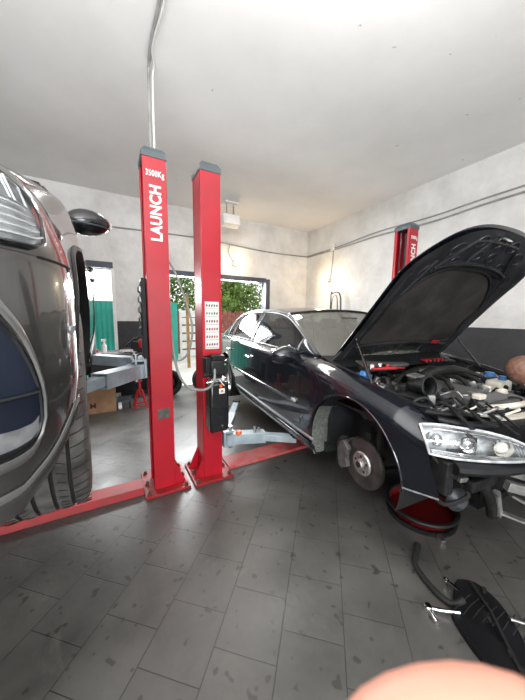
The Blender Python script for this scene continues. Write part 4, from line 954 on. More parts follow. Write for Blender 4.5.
# things lying in / under the dark car
tt = thing('socket_set','open red socket set with pale pieces lying on the near edge of the engine bay','tool set',(0,0,0)); 
tt.parent = None
CM = Matrix.Translation((2.344,1.18,.23)) @ Matrix.Rotation(-radians(5.2),4,'Z')
def cw(x,y,z): return tuple(CM @ Vector((x,y,z)))
tt.location = cw(-.56,.16,.935); tt.rotation_euler = (0,0,-radians(5.2)-.1)
obj('case', MB().prism([(-.12,-.05,-.012),(.12,-.05,-.012),(.12,-.05,.02),(.11,-.05,.02),(.11,-.05,.0),(-.11,-.05,.0),(-.12,-.05,.02)],(0,.11,0)), M['black_plastic'], tt, smooth=False)
for k in range(6): obj('socket', MB().lathe([(0,.035),(.013,.035),(.015,.03),(.015,0),(0,0)],(-.092+.037*k,.02-.04*(k%2),.0),n=12), M[('red_plastic','white','red_plastic','chrome','white','red_plastic')[k]], tt)
for i,(x,y) in enumerate(((-.115,-.045),(.0,-.04))):
    tag(obj('screwdriver', MB().cyl(cw(-.60+x*.8,.12+y,.955),cw(-.48+x*.8,.09+y,.955),.009,n=8).cyl(cw(-.48+x*.8,.09+y,.955),cw(-.40+x*.8,.07+y,.95),.004), M['red_plastic']),
        ('red handled screwdriver lying at the left side of the red socket set','red handled screwdriver lying across the front of the red socket set')[i],'screwdriver')
rt = thing('tool_tray','row of small red handled tools lying on the far side of the engine bay','tool tray',cw(.22,.22,.935),-radians(5.2))
obj('tray', MB().bb((-.17,-.04,0),(.17,.04,.008)), M['black_plastic'], rt, smooth=False)
for k in range(6): obj('tool', MB().cyl((-.14+.055*k,-.03,.016),(-.12+.055*k,.035,.018),.010,n=8), M['red_plastic' if k%3<2 else 'rust'], rt)
pan = thing('drain_pan','round red oil pan with a black rim on the floor under the stripped front corner','pan',(2.10,1.12,-.01))
obj('bowl', MB().lathe([(0,.02),(.20,.02),(.225,.05),(.24,.10),(.235,.10),(.215,.045),(.0,.03)],(0,0,0),n=40), M['darkred'], pan)
obj('shade_disc', MB().lathe([(0,.052),(.205,.052),(.21,.045)],(0,0,0),n=40), M['darkred'], pan)  # disc added to darken the bowl like the shade under the car
obj('rim', MB().lathe([(.245+.018*cos(a),.10+.014*sin(a)) for a in frange(0,2*pi,8)[:-1]],(0,0,0),n=44,closed=True), M['black_plastic'], pan)
obj('base_ring', MB().lathe([(.235,0),(.245,.0),(.25,.03),(.235,.035),(.2,.02),(.2,0)],(0,0,0),n=40,closed=True), M['black_plastic'], pan)
obj('spout', MB().bar((-.13,-.21,.03),(-.16,-.26,.02),.035,.04), M['steel'], pan, smooth=False, bevel=.005)

# undertray and tools on the floor
ut = thing('undertray','black ribbed plastic undertray lying on the floor at the lower right','undertray',(1.6,.5,0))
ol = [(1.70,.67),(1.75,.655),(1.79,.60),(1.775,.50),(1.70,.395),(1.64,.34),(1.56,.27),(1.44,.20),(1.37,.26),(1.385,.36),(1.405,.44),(1.44,.52),(1.49,.59),(1.60,.635)]
ol = [(p.x,p.y) for p in cr([(a,b,0) for a,b in ol],4,closed=True)]
cx_,cy_ = 1.60,.46
def utp(x,y,k,z): return ((cx_+(x-cx_)*k)-1.6, (cy_+(y-cy_)*k)-.5, z)
rows = []
for k,z in ((1,.004),(.995,.028),(.96,.036),(.86,.030),(.6,.034),(.3,.036),(.02,.036)): rows.append([utp(x,y,k,z) for x,y in ol+[ol[0]]])
obj('tray_shell', MB().grid(rows), mat('undertray_black', (.005,.005,.006), .55, spec=.2, var=.3), ut, solid=.003)
rb = MB()
for k in range(9):
    a = Vector((1.50+.022*k-1.6,.585-.033*k-.5,.038)); b = a+Vector((.17-.004*k,.0+.0*k,0)); rb.tube([a,a.lerp(b,.5)+Vector((0,.004,.0)),b],.003,6)
rb.tube([(1.755-1.6,.62-.5,.04),(1.66-1.6,.49-.5,.046),(1.50-1.6,.33-.5,.042),(1.42-1.6,.24-.5,.04)],.008,8)
obj('stiffening_ribs', rb, M['rubber'], ut)
obj('screw_boss', MB().cyl((1.765-1.6,.56-.5,.03),(1.765-1.6,.56-.5,.052),.012,n=10).cyl((1.52-1.6,.36-.5,.03),(1.52-1.6,.36-.5,.055),.012,n=10).cyl((1.48-1.6,.31-.5,.03),(1.48-1.6,.31-.5,.055),.012,n=10), M['rubber'], ut)
tag(obj('rubber_hose', MB().tube(cr([(1.745,.93,.028),(1.70,.905,.026),(1.61,.865,.022),(1.565,.80,.022),(1.54,.73,.022),(1.53,.66,.022),(1.545,.61,.022),(1.60,.585,.045)],6),.017,10).tube([(1.75,.933,.029),(1.72,.915,.027)],.021,10), M['rubber']),'black rubber hose curving on the floor up to the undertray','hose')
rw = thing('ratchet_wrench','chrome ratchet wrench with a socket lying left of the black undertray','wrench',(1.42,.665,0))
obj('handle', MB().tube([(.0,0,.016),(.03,-.033,.018),(.10,-.10,.034)],[.008,.0085,.010],10), M['chrome'], rw)
obj('ratchet_head', MB().lathe([(0,.0),(.018,.0),(.020,.006),(.020,.020),(.015,.026),(0,.026)],(-.005,.005,.004),n=18), M['chrome'], rw)
obj('socket', MB().tube([(-.012,-.012,.014),(-.038,-.062,.014)],[.012,.0135],14), M['chrome'], rw)
tag(obj('open_wrench', MB().bar((1.648,.690,.035),(1.632,.62,.046),.012,.007).lathe([(.007,0),(.014,0),(.014,.008),(.007,.008)],(1.648,.697,.031),n=14,closed=True), M['chrome'], smooth=False),'thin chrome spanner poking out beyond the top edge of the undertray','wrench')
tag(obj('extension_bar', MB().tube([(1.70,.415,.05),(1.80,.345,.02)],[.009,.009],10).tube([(1.70,.415,.05),(1.690,.422,.052)],[.012,.012],10), M['chrome']),'chrome extension bar resting on the right edge of the undertray','tool')

# ------------------------------------------------------------------ the raised grey car at the left
suv = thing('hatchback_car','grey metallic car raised on the lift at the left edge, seen at its front corner','car',(-1.008,1.2,1.05),radians(1.8))
SA = [(0,.35,.39),(2.68,.35,.39)]
S_HW = [(-.4,.915),(0,.92),(1,.925),(2.7,.92),(3.5,.86)]
def fedge(y): # top edge of the front fender
    t = max(0,min(1,(y+.38)/.93)); return bez((.838,.805),(.90,.955),(.80,1.04),t)
def s_ctrl(y):
    h = pw(y,S_HW); xt,zt = fedge(y) if y < .55 else (pw(y,[(.55,.80),(.9,.845),(2.6,.845),(3.4,.78)]), pw(y,[(.55,1.03),(2.6,1.08),(3.4,1.10)]))
    f_ = max(0,min(1,-y/.38)); h2 = h-.035*f_
    return [(h*.95,.20),(h*.985,.32),(h,.48),(h*1.002-.004*f_,.62),(h2,.74),(lerp(h2,xt,.12+.15*f_),lerp(.74,zt,.38)),(lerp(h2,xt,.45+.2*f_),lerp(.74,zt,.74)),(lerp(h2,xt,.8+.1*f_),lerp(.74,zt,.95)),(xt,zt)]
def sbot(y): return arch_bot(y, SA, lambda y: .26)
def s_panel(name,y0,y1,s):
    return obj(name, MB().grid(side_rows(ys_arch(y0,y1,SA),s_ctrl,sbot,s)), M['suv'], suv)
for s in (-1,1):
    s_panel('front_fender',-.385,.60,s)
    f1 = s_panel('front_door',.608,1.66,s); f2 = s_panel('rear_door',1.668,2.5,s); s_panel('rear_fender',2.508,3.5,s)
    for y,par in ((1.48,f1),(2.34,f2)):
        x = s*side_x(s_ctrl(y),.88)
        obj('door_handle', MB().tube(cr([(x-s*.01,y-.10,.88),(x+s*.028,y-.07,.882),(x+s*.03,y,.882),(x+s*.028,y+.07,.882),(x-s*.01,y+.10,.88)],5),.012,8), M['suv'], par)
    obj('sill_cladding', MB().grid([[(s*.84,y,.20),(s*.915,y,.20),(s*.925,y,.26),(s*.92,y,.31)] for y in frange(.40,2.28,14)]), M['black_plastic'], suv, solid=.006)
    for (yc,zc,R) in SA:
        rows = []
        for t in frange(-.22,pi+.22,36):
            dy,dz_ = -cos(t), sin(t); rows.append([(s*(side_x(s_ctrl(yc+dy*r),max(.22,zc+dz_*r))+o), yc+dy*r, zc+dz_*r) for r,o in ((R+.012,.001),(R+.008,.008),(R-.004,.008),(R-.010,-.004),(R-.012,-.03))])
        obj('arch_cladding', MB().grid(rows), M['black_plastic'], suv)
        rows = [[(s*lerp(.90,.50,k/6), yc-(R-.006)*cos(t), zc+(R-.006)*sin(t)) for k in range(7)] for t in frange(-.45,pi+.45,34)]
        obj('wheel_liner', MB().grid(rows), M['rubber'], suv)
    mi = MB().ball((0,0,0),(.118,.09,.088),18,12)
    for i,v in enumerate(mi.v):
        x,y,z = v; t = (x*s+.115)/.23
        mi.v[i] = (s*.945+x, .80+y*(1.0 if y<0 else .4)+.035*t, 1.06+z*(.95-.18*t)+.012*t)
    mo = obj('door_mirror', mi, M['black'], suv)
    obj('mirror_stripe', MB().tube(cr([(s*.855,.72,1.04),(s*.94,.708,1.035),(s*1.02,.745,1.037),(s*1.055,.82,1.043)],5),.005,6), M['grey_dark'], mo)
    obj('mirror_foot', MB().bar((s*.80,.84,1.00),(s*.89,.82,1.03),.07,.04), M['black_plastic'], mo, bevel=.01)
# front corner surfaces
PL = cr([(.918,-.385,0),(.905,-.455,0),(.880,-.515,0),(.838,-.58,0),(.74,-.65,0),(.60,-.705,0),(.30,-.775,0),(0,-.80,0)],12)
NP = len(PL)-1
def plan(t):
    f = t*NP; i = min(int(f),NP-1); return PL[i].lerp(PL[i+1],f-i)
LEAN = [(.12,.055),(.20,.030),(.27,.014),(.36,0),(.5,0)]+[(z_,max(0,.918-side_x(s_ctrl(-.385),z_))) for z_ in (.56,.60,.64,.68,.71,.74,.76,.78,.79)]+[(.805,.080)]
def fs(t,z,off=0,s=1):
    p = plan(t); k = 1
    lean = k*pw(z,LEAN)
    if t < .5: lean += 0
    q = plan(min(1,t+.01))-plan(max(0,t-.01)); n = Vector((-q.y,q.x,0)).normalized()
    if n.y > 0: n = -n
    v = Vector((p.x,p.y,z)) - n*lean + n*off
    if z < .30 and t < .35: v.z = z
    return (s*v.x, v.y, v.z)
def zlow(t): return pw(t,[(0,.25),(.08,.235),(.15,.20),(.22,.165),(.3,.135),(.4,.11),(1,.10)])
def spatch(t0,t1,zl,zh,off,s,nt=24,nz=10): return MB().grid([[fs(t,lerp(zl(t),zh(t),v),off,s) for v in frange(0,1,nz)] for t in frange(t0,t1,nt)])
for s in (-1,1):
    bm_ = obj('front_bumper', spatch(0,1,zlow,lambda t:.6235,0,s,60,18), M['suv'], suv)
    obj('upper_front', spatch(0,1,lambda t:.6245,lambda t:.805,0,s,60,10), M['suv'], suv)
    # headlight, wrapped round the corner
    HT0 = .225
    def hzl(t): return pw(t,[(HT0,.705),(HT0+.035,.655),(HT0+.10,.640),(.6,.632),(.75,.66)])
    def hzh(t): return pw(t,[(HT0,.718),(HT0+.04,.752),(HT0+.12,.775),(.6,.785),(.75,.70)])
    h = obj('headlight', spatch(HT0,.75,hzl,hzh,.003,s,40,10), M['hl_silver'], suv)
    loop = [fs(t,hzl(t),.006,s) for t in frange(HT0,.75,30)]+[fs(t,hzh(t),.006,s) for t in frange(.75,HT0,30)]
    obj('black_surround', MB().tube(loop,.005,6,closed=True), M['black'], h)
    bars = MB()
    for k in range(5):
        fz = .12+.105*k; bars.grid([[fs(t,lerp(hzl(t),hzh(t),fz+dv),.010+.004*sin(pi*j/3),s) for j,dv in enumerate((-.022,-.010,.012,.024))] for t in frange(HT0+.05+.012*k,.72,20)])
    obj('chrome_strips', bars, M['hl_bright'], h)
    sq = MB()
    for t0,t1 in ((HT0+.075,HT0+.125),(HT0+.145,HT0+.20),(HT0+.22,.55)):
        sq.grid([[fs(t,lerp(hzl(t),hzh(t),v),.008,s) for v in frange(.60,.93,5)] for t in frange(t0,t1,6)])
    obj('grey_reflectors', sq, M['hl_grey'], h)
    for t0,t1 in ((HT0+.075,HT0+.125),(HT0+.145,HT0+.20)):
        lp_ = [fs(t0,lerp(hzl(t0),hzh(t0),.60),.010,s),fs(t1,lerp(hzl(t1),hzh(t1),.60),.010,s),fs(t1,lerp(hzl(t1),hzh(t1),.93),.010,s),fs(t0,lerp(hzl(t0),hzh(t0),.93),.010,s)]
        obj('reflector_edge', MB().tube(lp_,.0025,5,closed=True), M['hl_silver'], h)
    obj('red_marker', MB().grid([[fs(t,lerp(hzl(t),hzh(t),v),.008,s) for v in frange(.30,.80,4)] for t in frange(HT0+.018,HT0+.034,3)]), M['red_plastic'], h)
    obj('lens', spatch(HT0,.75,hzl,hzh,.016,s,40,10), M['glass_clear'], h)
    # side intake with its bright frame
    I0 = .365
    def izl(t): return pw(t,[(I0,.30),(I0+.012,.275),(I0+.035,.262),(I0+.08,.255),(.66,.25)])
    def izh(t): return pw(t,[(I0,.31),(I0+.015,.35),(I0+.035,.40),(I0+.07,.46),(I0+.12,.52),(.66,.54)])
    it = obj('side_intake', spatch(I0,.66,izl,izh,.004,s,36,10), M['navy'], suv)
    inn = [(t,izl(t)) for t in frange(.66,I0,30)]+[(t,izh(t)) for t in frange(I0,.66,30)][1:]
    def band(d0,d1,off,nm,mm,par):
        rows = []
        for k,(t,z) in enumerate(inn):
            a_,b__ = inn[max(k-2,0)], inn[min(k+2,len(inn)-1)]
            tx,tz = (b__[0]-a_[0])*1.55,(b__[1]-a_[1]); l_ = sqrt(tx*tx+tz*tz) or 1; nx,nz = -tz/l_, tx/l_
            rows.append([fs(max(.02,t+nx*d/1.55),z+nz*d,off+(.004*sin(pi*q/3)),s) for q,d in enumerate((d0,lerp(d0,d1,.33),lerp(d0,d1,.66),d1))])
        return obj(nm, MB().grid(rows), mm, par)
    band(-.004,.016,.005,'black_inner_frame',M['black'],it)
    band(.016,.038,.007,'bright_frame',M['satin'],it)
    obj('intake_slat', MB().tube([fs(t,.36,.010,s) for t in frange(I0+.03,.64,14)],.004,6), M['black_plastic'], it)
    obj('lower_grey_blade', spatch(I0+.012,.64,lambda t: izl(t)+.004,lambda t: izl(t)+.035+.1*max(0,t-I0-.02),.006,s,20,4), M['hl_grey'], it)
    # lines between the panels
    obj('panel_gap', MB().tube([fs(t,.624,.001,s) for t in frange(0,.30,14)],.0028,5), M['dark'], suv)
    obj('fender_seam', MB().tube([fs(.055,z,.0,s) for z in frange(.27,.624,14)],.0026,5), M['dark'], suv)
    obj('lip_highlight', MB().tube([fs(.060,z,.0015,s) for z in frange(.27,.61,14)],.0018,5), M['chrome'], suv)  # highlight on the bumper lip, drawn as a thin chrome line
    ps = Vector(fs(.115,.475,.003,s)); obj('parking_sensor', MB().lathe([(0,.004),(.007,.004),(.009,.0)],ps,(s*.8,-.6,0),n=14), M['hl_grey'], suv)
    obj('lip_spoiler', MB().grid([[fs(t,zlow(t)+.055,.004,s),fs(t,zlow(t)+.02,.012,s),fs(t,zlow(t)-.005,.008,s),fs(t,zlow(t)-.012,-.03,s)] for t in frange(0.0,1,40)]), M['suv'], suv, solid=.003)
# grille, bonnet, glass, roof
obj('radiator_grille', MB().grid([[fs(t if j>=0 else t,z,.004,1) for z in frange(.36,.74,8)] for t in frange(.78,1,12) for j in (0,)]).grid([[fs(t,z,.004,-1) for z in frange(.36,.74,8)] for t in frange(.78,1,12)]), M['black_plastic'], suv)
gs = MB()
for z in frange(.40,.72,6): gs.tube([fs(t,z,.009,1) for t in frange(.79,1,8)]+[fs(t,z,.009,-1) for t in frange(.99,.79,8)],.005,6)
obj('grille_bars', gs, M['chrome'], suv)
rows = []
for k in range(41):
    u = -1+k/20; s = -1 if u < 0 else 1; t = 1-abs(u)
    F = Vector(fs(t,.805,0,s)); B_ = Vector((u*.80,.55-.12*(1-u*u),1.042+.028*(1-u*u))); C_ = Vector((F.x*.5+B_.x*.5+ s*.081*abs(u), lerp(F.y,B_.y,.30+.2*u*u), .958+.045*(1-u*u)))
    rows.append([bez(F,C_,B_,j/16) for j in range(17)])
obj('bonnet', MB().grid(rows), M['suv'], suv, solid=.005)
s_base = lambda y: (pw(y,[(.55,.80),(.9,.845),(2.6,.845),(3.4,.78),(3.8,.7)]), pw(y,[(.55,1.032),(2.6,1.082),(3.4,1.10)]))
s_rail = lambda y: (pw(y,[(.55,.79),(1.3,.66),(2.0,.64),(3.0,.63),(3.6,.70)]), max(pw(y,[(.55,1.04),(.9,1.22),(1.3,1.42),(1.6,1.50),(2.1,1.54),(2.7,1.53),(3.1,1.47),(3.5,1.25),(3.7,1.10)]), s_base(y)[1]+.004))
for s in (-1,1): greenhouse(suv, s_base, s_rail, s, [(.82,1.62),(1.72,2.45),(2.55,3.0)], M['suv'], M['black_plastic'], M['glass'])
def gpt(a,b,ya,yb,bow,u,v):
    xa,za = a; xb,zb = b; p = Vector((u*xa,ya-bow*(1-u*u),za+.02*(1-u*u))).lerp(Vector((u*xb,yb-.06*(1-u*u),zb+.04*(1-u*u))),v); return tuple(p)
obj('windscreen', MB().grid([[gpt((.78,1.04),(.655,1.43),.57,1.33,.14,u,v) for u in frange(-1,1,12)] for v in frange(0,1,8)]), M['glass'], suv)
obj('roof', MB().grid([[(u*s_rail(y)[0],y,s_rail(y)[1]+.045*(1-u*u)) for u in frange(-1,1,12)] for y in frange(1.30,3.15,14)]), M['suv'], suv, solid=.02)
obj('tailgate', MB().grid([[(u*lerp(.64,.80,min(1,v*1.6)),lerp(3.15,3.62,min(1,v*1.4))+.05*(1-u*u),lerp(1.46,.35,v)) for u in frange(-1,1,12)] for v in frange(0,1,12)]), M['suv'], suv, solid=.01)
obj('floor_pan', MB().bb((-.76,.42,.20),(.76,2.28,.26)).bb((-.48,-.62,.20),(.48,3.2,.24)).bb((-.70,3.05,.28),(.70,3.45,.32)), M['dark'], suv, smooth=False)
for sx in (-.36,.36): obj('front_seat', MB().box((sx,1.55,.70),(.50,.52,.16)).box((sx,1.82,.98),(.48,.14,.58),rx=radians(-12)).box((sx,1.90,1.34),(.25,.09,.15)), M['seatmat'], suv, smooth=False, bevel=.04)
obj('dashboard', MB().prism([(-.72,.62,.7),(-.72,.62,1.01),(-.72,.95,1.0),(-.72,1.05,.9),(-.72,1.05,.7)],(1.44,0,0)), M['black_plastic'], suv, smooth=False, bevel=.02)
# wheels hanging on the suspension
def suv_wheel(x,y,z,s,steer=0.):
    e = bpy.data.objects.new('wheel', None); COL.objects.link(e); e.parent = suv; e.location = (x,y,z); e.rotation_euler = (0,0,steer)
    R,W = .352,.225; h = W/2
    gs_ = [-.064,-.022,.022,.064]; g = .005
    pr = [(.225,-h*.70),(.235,-h*.92),(.27,-h*1.02),(.315,-h*.99),(.338,-h*.9),(.347,-h*.78)]
    for q in gs_: pr += [(R-.001 if abs(q)>.05 else R,q-g),(R-.008,q-g+.001),(R-.008,q+g-.001),(R-.001 if abs(q)>.05 else R,q+g)]
    pr += [(.347,h*.78),(.338,h*.9),(.315,h*.99),(.27,h*1.02),(.235,h*.92),(.225,h*.70)]
    ty = obj('tyre', MB().lathe(pr,(0,0,0),(1,0,0),n=96,closed=True), M['tyre'], e, angle=30)
    gv = MB()
    for q in gs_: gv.lathe([(R-.0065,q-g*.9),(R-.0065,q+g*.9)],(0,0,0),(1,0,0),n=96)
    obj('tread_groove', gv, M['tyre_groove'], ty)
    sp = MB(); N_ = 64
    for k in range(N_):
        a = 2*pi*k/N_
        for x0,x1,tw in ((-.104,-.070,.05),(-.058,-.034,-.04),(.034,.058,.04),(.070,.108,-.05)):
            pts = [(x0,(R+.0003)*cos(a),(R+.0003)*sin(a)),(lerp(x0,x1,.5),(R+.0006)*cos(a+tw*.35),(R+.0006)*sin(a+tw*.35)),(x1,(R-.002)*cos(a+tw),(R-.002)*sin(a+tw))]
            sp.tube(pts,.0012,4)
    obj('tread_sipes', sp, M['tyre_groove'], ty)
    rm = MB().lathe([(.226,-.09),(.215,-.08),(.205,-.02),(.205,.07),(.222,.085),(.228,.08)],(0,0,0),(s,0,0),n=40)
    rm.lathe([(.0,.075),(.05,.07),(.06,.05)],(0,0,0),(s,0,0),n=20)
    for k in range(5):
        a = 2*pi*k/5; rm.bar((s*.062,.045*cos(a),.045*sin(a)),(s*.075,.215*cos(a),.215*sin(a)),.03,.055,up=(0,-sin(a),cos(a)))
    obj('rim', rm, M['steel'], e)
    obj('brake_drum', MB().lathe([(0,.03),(.15,.03),(.15,-.02),(0,-.02)],(0,0,0),(s,0,0),n=30), M['disc'], e)
suv_wheel(.80,-.045,.195,1,radians(2.5)); suv_wheel(-.80,0,.225,-1,radians(2.5)); suv_wheel(.80,2.68,.25,1); suv_wheel(-.80,2.68,.25,-1)
for s in (-1,1):
    obj('suspension_arm', MB().bar((s*.70,0,.18),(s*.36,.12,.26),.06,.035).bar((s*.70,.02,.30),(s*.60,.02,.85),.05,.05,up=(0,1,0)), M['engine_dark'], suv, smooth=False, bevel=.006)

# ------------------------------------------------------------------ people
def skin_mesh(name, joints, edges, m, parent=None, levels=2, root=0):
    me = bpy.data.meshes.new(name); me.from_pydata([j[0] for j in joints], edges, []); me.update()
    o = bpy.data.objects.new(name, me); COL.objects.link(o)
    if parent: o.parent = parent
    o.modifiers.new('skin','SKIN')
    for i,(p,r) in enumerate(joints):
        rr = r if isinstance(r,tuple) else (r,r)
        me.skin_vertices[0].data[i].radius = rr; me.skin_vertices[0].data[i].use_root = (i==root)
    sb = o.modifiers.new('sub','SUBSURF'); sb.levels = levels; sb.render_levels = levels
    o.modifiers['skin'].use_smooth_shade = True
    me.materials.append(m); return o
def blob(c, rx, ry, rz, R, n=20, m=14): 
    mb = MB().ball((0,0,0),(rx,ry,rz),n,m); return mb
per = thing('person','person in dark work clothes with a shaved head, bending over the dark car front','person',(2.70,-.10,0))
PX,PY = 2.70,-.10
def W_(x,y,z): return (x-PX,y-PY,z)
J = [(W_(2.70,-.12,.95),(.15,.12)),      #0 pelvis
     (W_(2.66,.0,1.08),(.145,.11)),      #1 waist
     (W_(2.58,.20,1.20),(.155,.115)),    #2 chest
     (W_(2.50,.36,1.26),(.13,.09)),      #3 upper chest
     (W_(2.43,.46,1.265),.058),          #4 neck base
     (W_(2.395,.53,1.25),.052),          #5 neck
     (W_(2.66,.34,1.22),.062),           #6 shoulder far
     (W_(2.70,.38,1.0),.045),(W_(2.62,.52,.99-.03),.036),(W_(2.56,.60,.975),.028),   #7-9 arm
     (W_(2.33,.28,1.23),.062),           #10 shoulder near
     (W_(2.28,.22,1.02),.045),(W_(2.33,.40,1.00),.036),(W_(2.37,.50,1.00),.028),   #11-13
     (W_(2.80,-.14,.88),.095),(W_(2.83,-.02,.50),.062),(W_(2.83,-.14,.10),.042),(W_(2.83,-.02,.05),.036),   #14-17
     (W_(2.60,-.14,.88),.095),(W_(2.57,.0,.50),.062),(W_(2.56,-.16,.10),.042),(W_(2.55,-.04,.05),.036)]    #18-21
Ed = [(0,1),(1,2),(2,3),(3,4),(4,5),(3,6),(6,7),(7,8),(8,9),(3,10),(10,11),(11,12),(12,13),(0,14),(14,15),(15,16),(16,17),(0,18),(18,19),(19,20),(20,21)]
body = skin_mesh('body', J, Ed, M['scalp'], per)
def sub(idx, grow, name, m, ends=None):
    mp = {k:i for i,k in enumerate(idx)}
    js = [(J[k][0], tuple(r+grow for r in (J[k][1] if isinstance(J[k][1],tuple) else (J[k][1],)*2))) for k in idx]
    return skin_mesh(name, js, [(mp[a],mp[b]) for a,b in Ed if a in mp and b in mp], m, per)
sub([0,1,2,3,6,7,8,10,11,12],.012,'shirt',M['shirt'])
sub([0,14,15,16,18,19,20],.013,'trousers',M['trousers'])
for k in (17,21):
    x,y,z = J[k][0]; obj('shoe', MB().box((x,y-.0,.04),(.10,.28,.08),taper=.8), M['shoe'], per, bevel=.02)
# head: crown towards the engine, face looking down
HC_ = Vector((2.325,.655,1.235))
hm = MB().ball((0,0,0),(1,1,1),28,20)
axis_up = Vector((-.45,.80,.12)).normalized()      # crown direction
face = Vector((-.10,.12,-1)); face = (face-axis_up*face.dot(axis_up)).normalized(); side = axis_up.cross(face)
for i,v in enumerate(hm.v):
    a,b,c_ = v   # a side, b face, c up
    wdt = .078*(1 if c_>-.2 else 1-.35*min(1,(-c_-.2)/.8)); dp = .098; up_ = .120
    bb2 = b*dp*(1.0 if c_>-.3 else .9)
    if b>0 and c_<-.35: bb2 += .012
    p = side*(a*wdt)+face*bb2+axis_up*(c_*up_)
    hm.v[i] = tuple(HC_+p-Vector((PX,PY,0)))
hd_ = obj('head', hm, M['scalp'], per)
def hp_(a,b,c_): return HC_+side*a+face*b+axis_up*c_-Vector((PX,PY,0))
for s in (-1,1):
    er = MB().ball((0,0,0),(.012,.022,.033),12,8); er.v = [tuple(hp_(s*.078+v[0]*1.0, -.005+v[1], -.015+v[2])) for v in er.v]
    obj('ear', er, M['scalp'], per)
    ey = MB().ball((0,0,0),.0125,12,8); ey.v = [tuple(hp_(s*.032+v[0],.084+v[1],.0+v[2])) for v in ey.v]; obj('eye', ey, M['white'], per)
ns_ = MB().add([hp_(0,.09,.01),hp_(-.016,.094,-.035),hp_(.016,.094,-.035),hp_(0,.122,-.032),hp_(0,.095,-.045)],[(0,1,3),(0,3,2),(1,4,3),(3,4,2)])
obj('nose', ns_, M['scalp'], per, sub=1)
obj('mouth', MB().tube([hp_(-.025,.086,-.065),hp_(0,.092,-.064),hp_(.025,.086,-.065)],.005,6), M['rust'], per)
def hand_mesh(name, wrist, d, up, m, parent, sc=1.0, curl=.5):
    """palm and five fingers as one skinned body; d = pointing direction, up = back of hand"""
    d = Vector(d).normalized(); up = Vector(up); up = (up-d*up.dot(d)).normalized(); x = d.cross(up)
    w = Vector(wrist); P = lambda a,b,c_: tuple(w + (d*a + x*b + up*c_)*sc)
    js = [(P(0,0,0),(.026*sc,.018*sc)),(P(.05,0,0),(.036*sc,.014*sc)),(P(.085,0,0),(.036*sc,.012*sc))]; es = [(0,1),(1,2)]
    for k,(off,l) in enumerate(((-.030,.066),(-.010,.078),(.010,.073),(.030,.056))):
        base = len(js); js.append((P(.092,off,0),.0095*sc)); es.append((2,base)); a = .092; c_ = 0; an = 0
        for j,f in enumerate((.45,.30,.25)):
            an += curl*(.5+.3*j); a += l*f*cos(an); c_ -= l*f*sin(an); js.append((P(a,off*1.05,c_),(.009-.0012*j)*sc)); es.append((base+j,base+j+1))
    b0 = len(js); js += [(P(.03,-.036,-.008),.012*sc),(P(.062,-.058,-.018),.0105*sc),(P(.088,-.062,-.030),.0088*sc)]; es += [(1,b0),(b0,b0+1),(b0+1,b0+2)]
    return skin_mesh(name, js, es, m, parent)
hand_mesh('hand', J[9][0], (-.4,.5,-.35),(0,.3,1),M['scalp'],per)
hand_mesh('hand', J[13][0], (.3,.6,-.35),(0,.3,1),M['scalp'],per)

# ------------------------------------------------------------------ camera
CAMP = Vector((0,0,1.5616)); PITCH, ROLL, YAW, FPX = 0.1242, 0.0118, 0.5101, 270.33
Fv = Vector((sin(YAW)*cos(PITCH), cos(YAW)*cos(PITCH), -sin(PITCH))); Rv = Vector((cos(YAW),-sin(YAW),0)); Uv = Rv.cross(Fv)
R2 = Rv*cos(ROLL)+Uv*sin(ROLL); U2 = -Rv*sin(ROLL)+Uv*cos(ROLL)
cam = bpy.data.cameras.new('camera'); co = bpy.data.objects.new('camera', cam); COL.objects.link(co)
mw = Matrix(((R2.x,U2.x,-Fv.x,CAMP.x),(R2.y,U2.y,-Fv.y,CAMP.y),(R2.z,U2.z,-Fv.z,CAMP.z),(0,0,0,1)))
co.matrix_world = mw
cam.sensor_fit = 'VERTICAL'; cam.sensor_height = 24; cam.sensor_width = 18; cam.lens = FPX/700*24
cam.clip_start = .004; cam.clip_end = 200
cam.dof.use_dof = True; cam.dof.focus_distance = 2.4; cam.dof.aperture_fstop = cam.lens/1.0
scn.camera = co

# thumb of the photographer's hand, close under the camera, with the hand behind it
def C_(r,u,f): return CAMP + R2*r + U2*u + Fv*f      # right, up, forward in metres
hand = thing('hand',"photographer's own hand, blurred fingertip rising at the bottom edge in the foreground",'hand',tuple(C_(.05,-.09,.03)))
o0 = hand.location
def H(r,u,f): return tuple(C_(r,u,f)-o0)
js = [(H(.105,-.125,.012),(.028,.020)),(H(.080,-.100,.018),(.038,.016)),(H(.058,-.072,.022),(.034,.014)),
      # index finger bent over the lens edge: knuckle uppermost
      (H(.0500,-0.0640,.030),.0105),(H(.0375,-0.0540,.033),.0112),(H(.0235,-0.0520,.034),.0108),(H(.0075,-0.0590,.034),.0085),
      (H(.050,-.082,.046),.0095),(H(.030,-.080,.050),.0092),(H(.010,-.084,.048),.0085),(H(-.004,-.090,.042),.0075),
      (H(.060,-.098,.050),.0095),(H(.042,-.100,.056),.0090),(H(.022,-.104,.053),.0084),(H(.008,-.110,.046),.0074),
      (H(.074,-.115,.046),.0088),(H(.060,-.120,.054),.0082),(H(.044,-.124,.052),.0076),(H(.032,-.128,.046),.0068),
      (H(.070,-.098,-.002),.0125),(H(.045,-.088,-.012),.0112),(H(.022,-.080,-.014),.0098)]
es = [(0,1),(1,2),(2,3),(3,4),(4,5),(5,6),(2,7),(7,8),(8,9),(9,10),(1,11),(11,12),(12,13),(13,14),(1,15),(15,16),(16,17),(17,18),(1,19),(19,20),(20,21)]
skin_mesh('hand_skin', js, es, M['skin'], hand, levels=2)

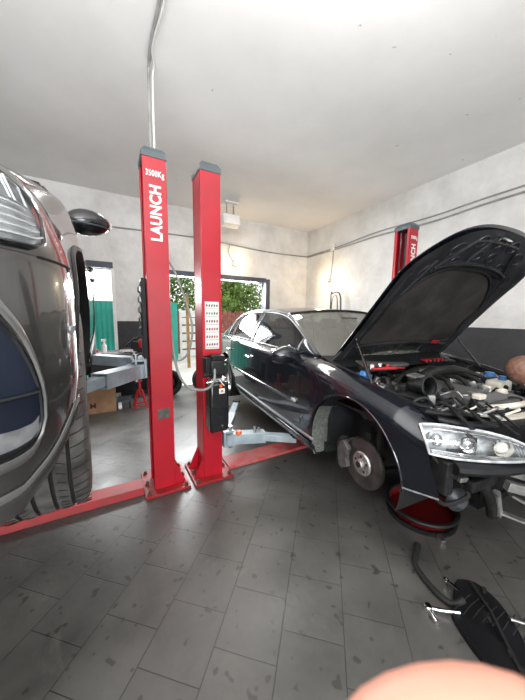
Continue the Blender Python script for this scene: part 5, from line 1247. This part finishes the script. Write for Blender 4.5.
# ------------------------------------------------------------------ light
w = bpy.data.worlds.new('world'); scn.world = w; w.use_nodes = True
N, L = w.node_tree.nodes, w.node_tree.links
bg = N['Background']; sky = N.new('ShaderNodeTexSky'); sky.sky_type = 'HOSEK_WILKIE'; sky.turbidity = 9; sky.ground_albedo = .4; sky.sun_direction = Vector((.3,-.5,.8)).normalized()
mx = N.new('ShaderNodeMix'); mx.data_type = 'RGBA'; mx.inputs['Factor'].default_value = .8; L.new(sky.outputs[0], mx.inputs['A']); mx.inputs['B'].default_value = (1,1,1,1)
L.new(mx.outputs['Result'], bg.inputs['Color']); bg.inputs['Strength'].default_value = 2.3
def area(name, loc, rot, sx, sy, e, col=(1,1,1)):
    l = bpy.data.lights.new(name,'AREA'); l.shape = 'RECTANGLE'; l.size = sx; l.size_y = sy; l.energy = e; l.color = col
    o = bpy.data.objects.new(name,l); COL.objects.link(o); o.location = loc; o.rotation_euler = rot; return o
area('daylight_from_back_gate',(2.0,YB+.35,2.2),(radians(-48),0,0),2.4,.7,215,(.97,.99,1.0))
area('daylight_from_left_doorway',(-.35,YB+.35,2.1),(radians(-50),0,0),.7,.6,35,(.97,.99,1.0))
area('added_front_fill',(-2.2,YF+.1,2.0),(radians(112),0,0),5.0,2.2,410,(.97,.98,1.0))  # fill lamp added behind the camera, tilted up towards the ceiling
area('added_top_fill',(-1.6,-.9,HC-.35),(0,0,0),2.6,.5,110,(1,.98,.95))  # added fill from above, no real fitting hangs here
area('added_ceiling_bounce',(-.6,-.6,HC-1.1),(pi,0,0),4.5,3.5,320,(1,.99,.97))  # added lamp floating in mid-air, facing up to brighten the ceiling
area('added_far_fill',(1.6,3.7,HC-.12),(0,0,0),2.6,.3,60,(1,.98,.95))  # added fill over the far floor, not an actual tube lamp
for loc,e in (((XR-.26,4.88,2.40),30),((2.466,YB-.26,2.70),18)):
    l = bpy.data.lights.new('bulb_light','POINT'); l.energy = e*.55; l.color = (1,.72,.40); l.shadow_soft_size = .04
    o = bpy.data.objects.new('bulb_light',l); COL.objects.link(o); o.location = loc
vs = scn.view_settings; vs.view_transform = 'Standard'; vs.look = 'None'; vs.exposure = 0; vs.gamma = 1
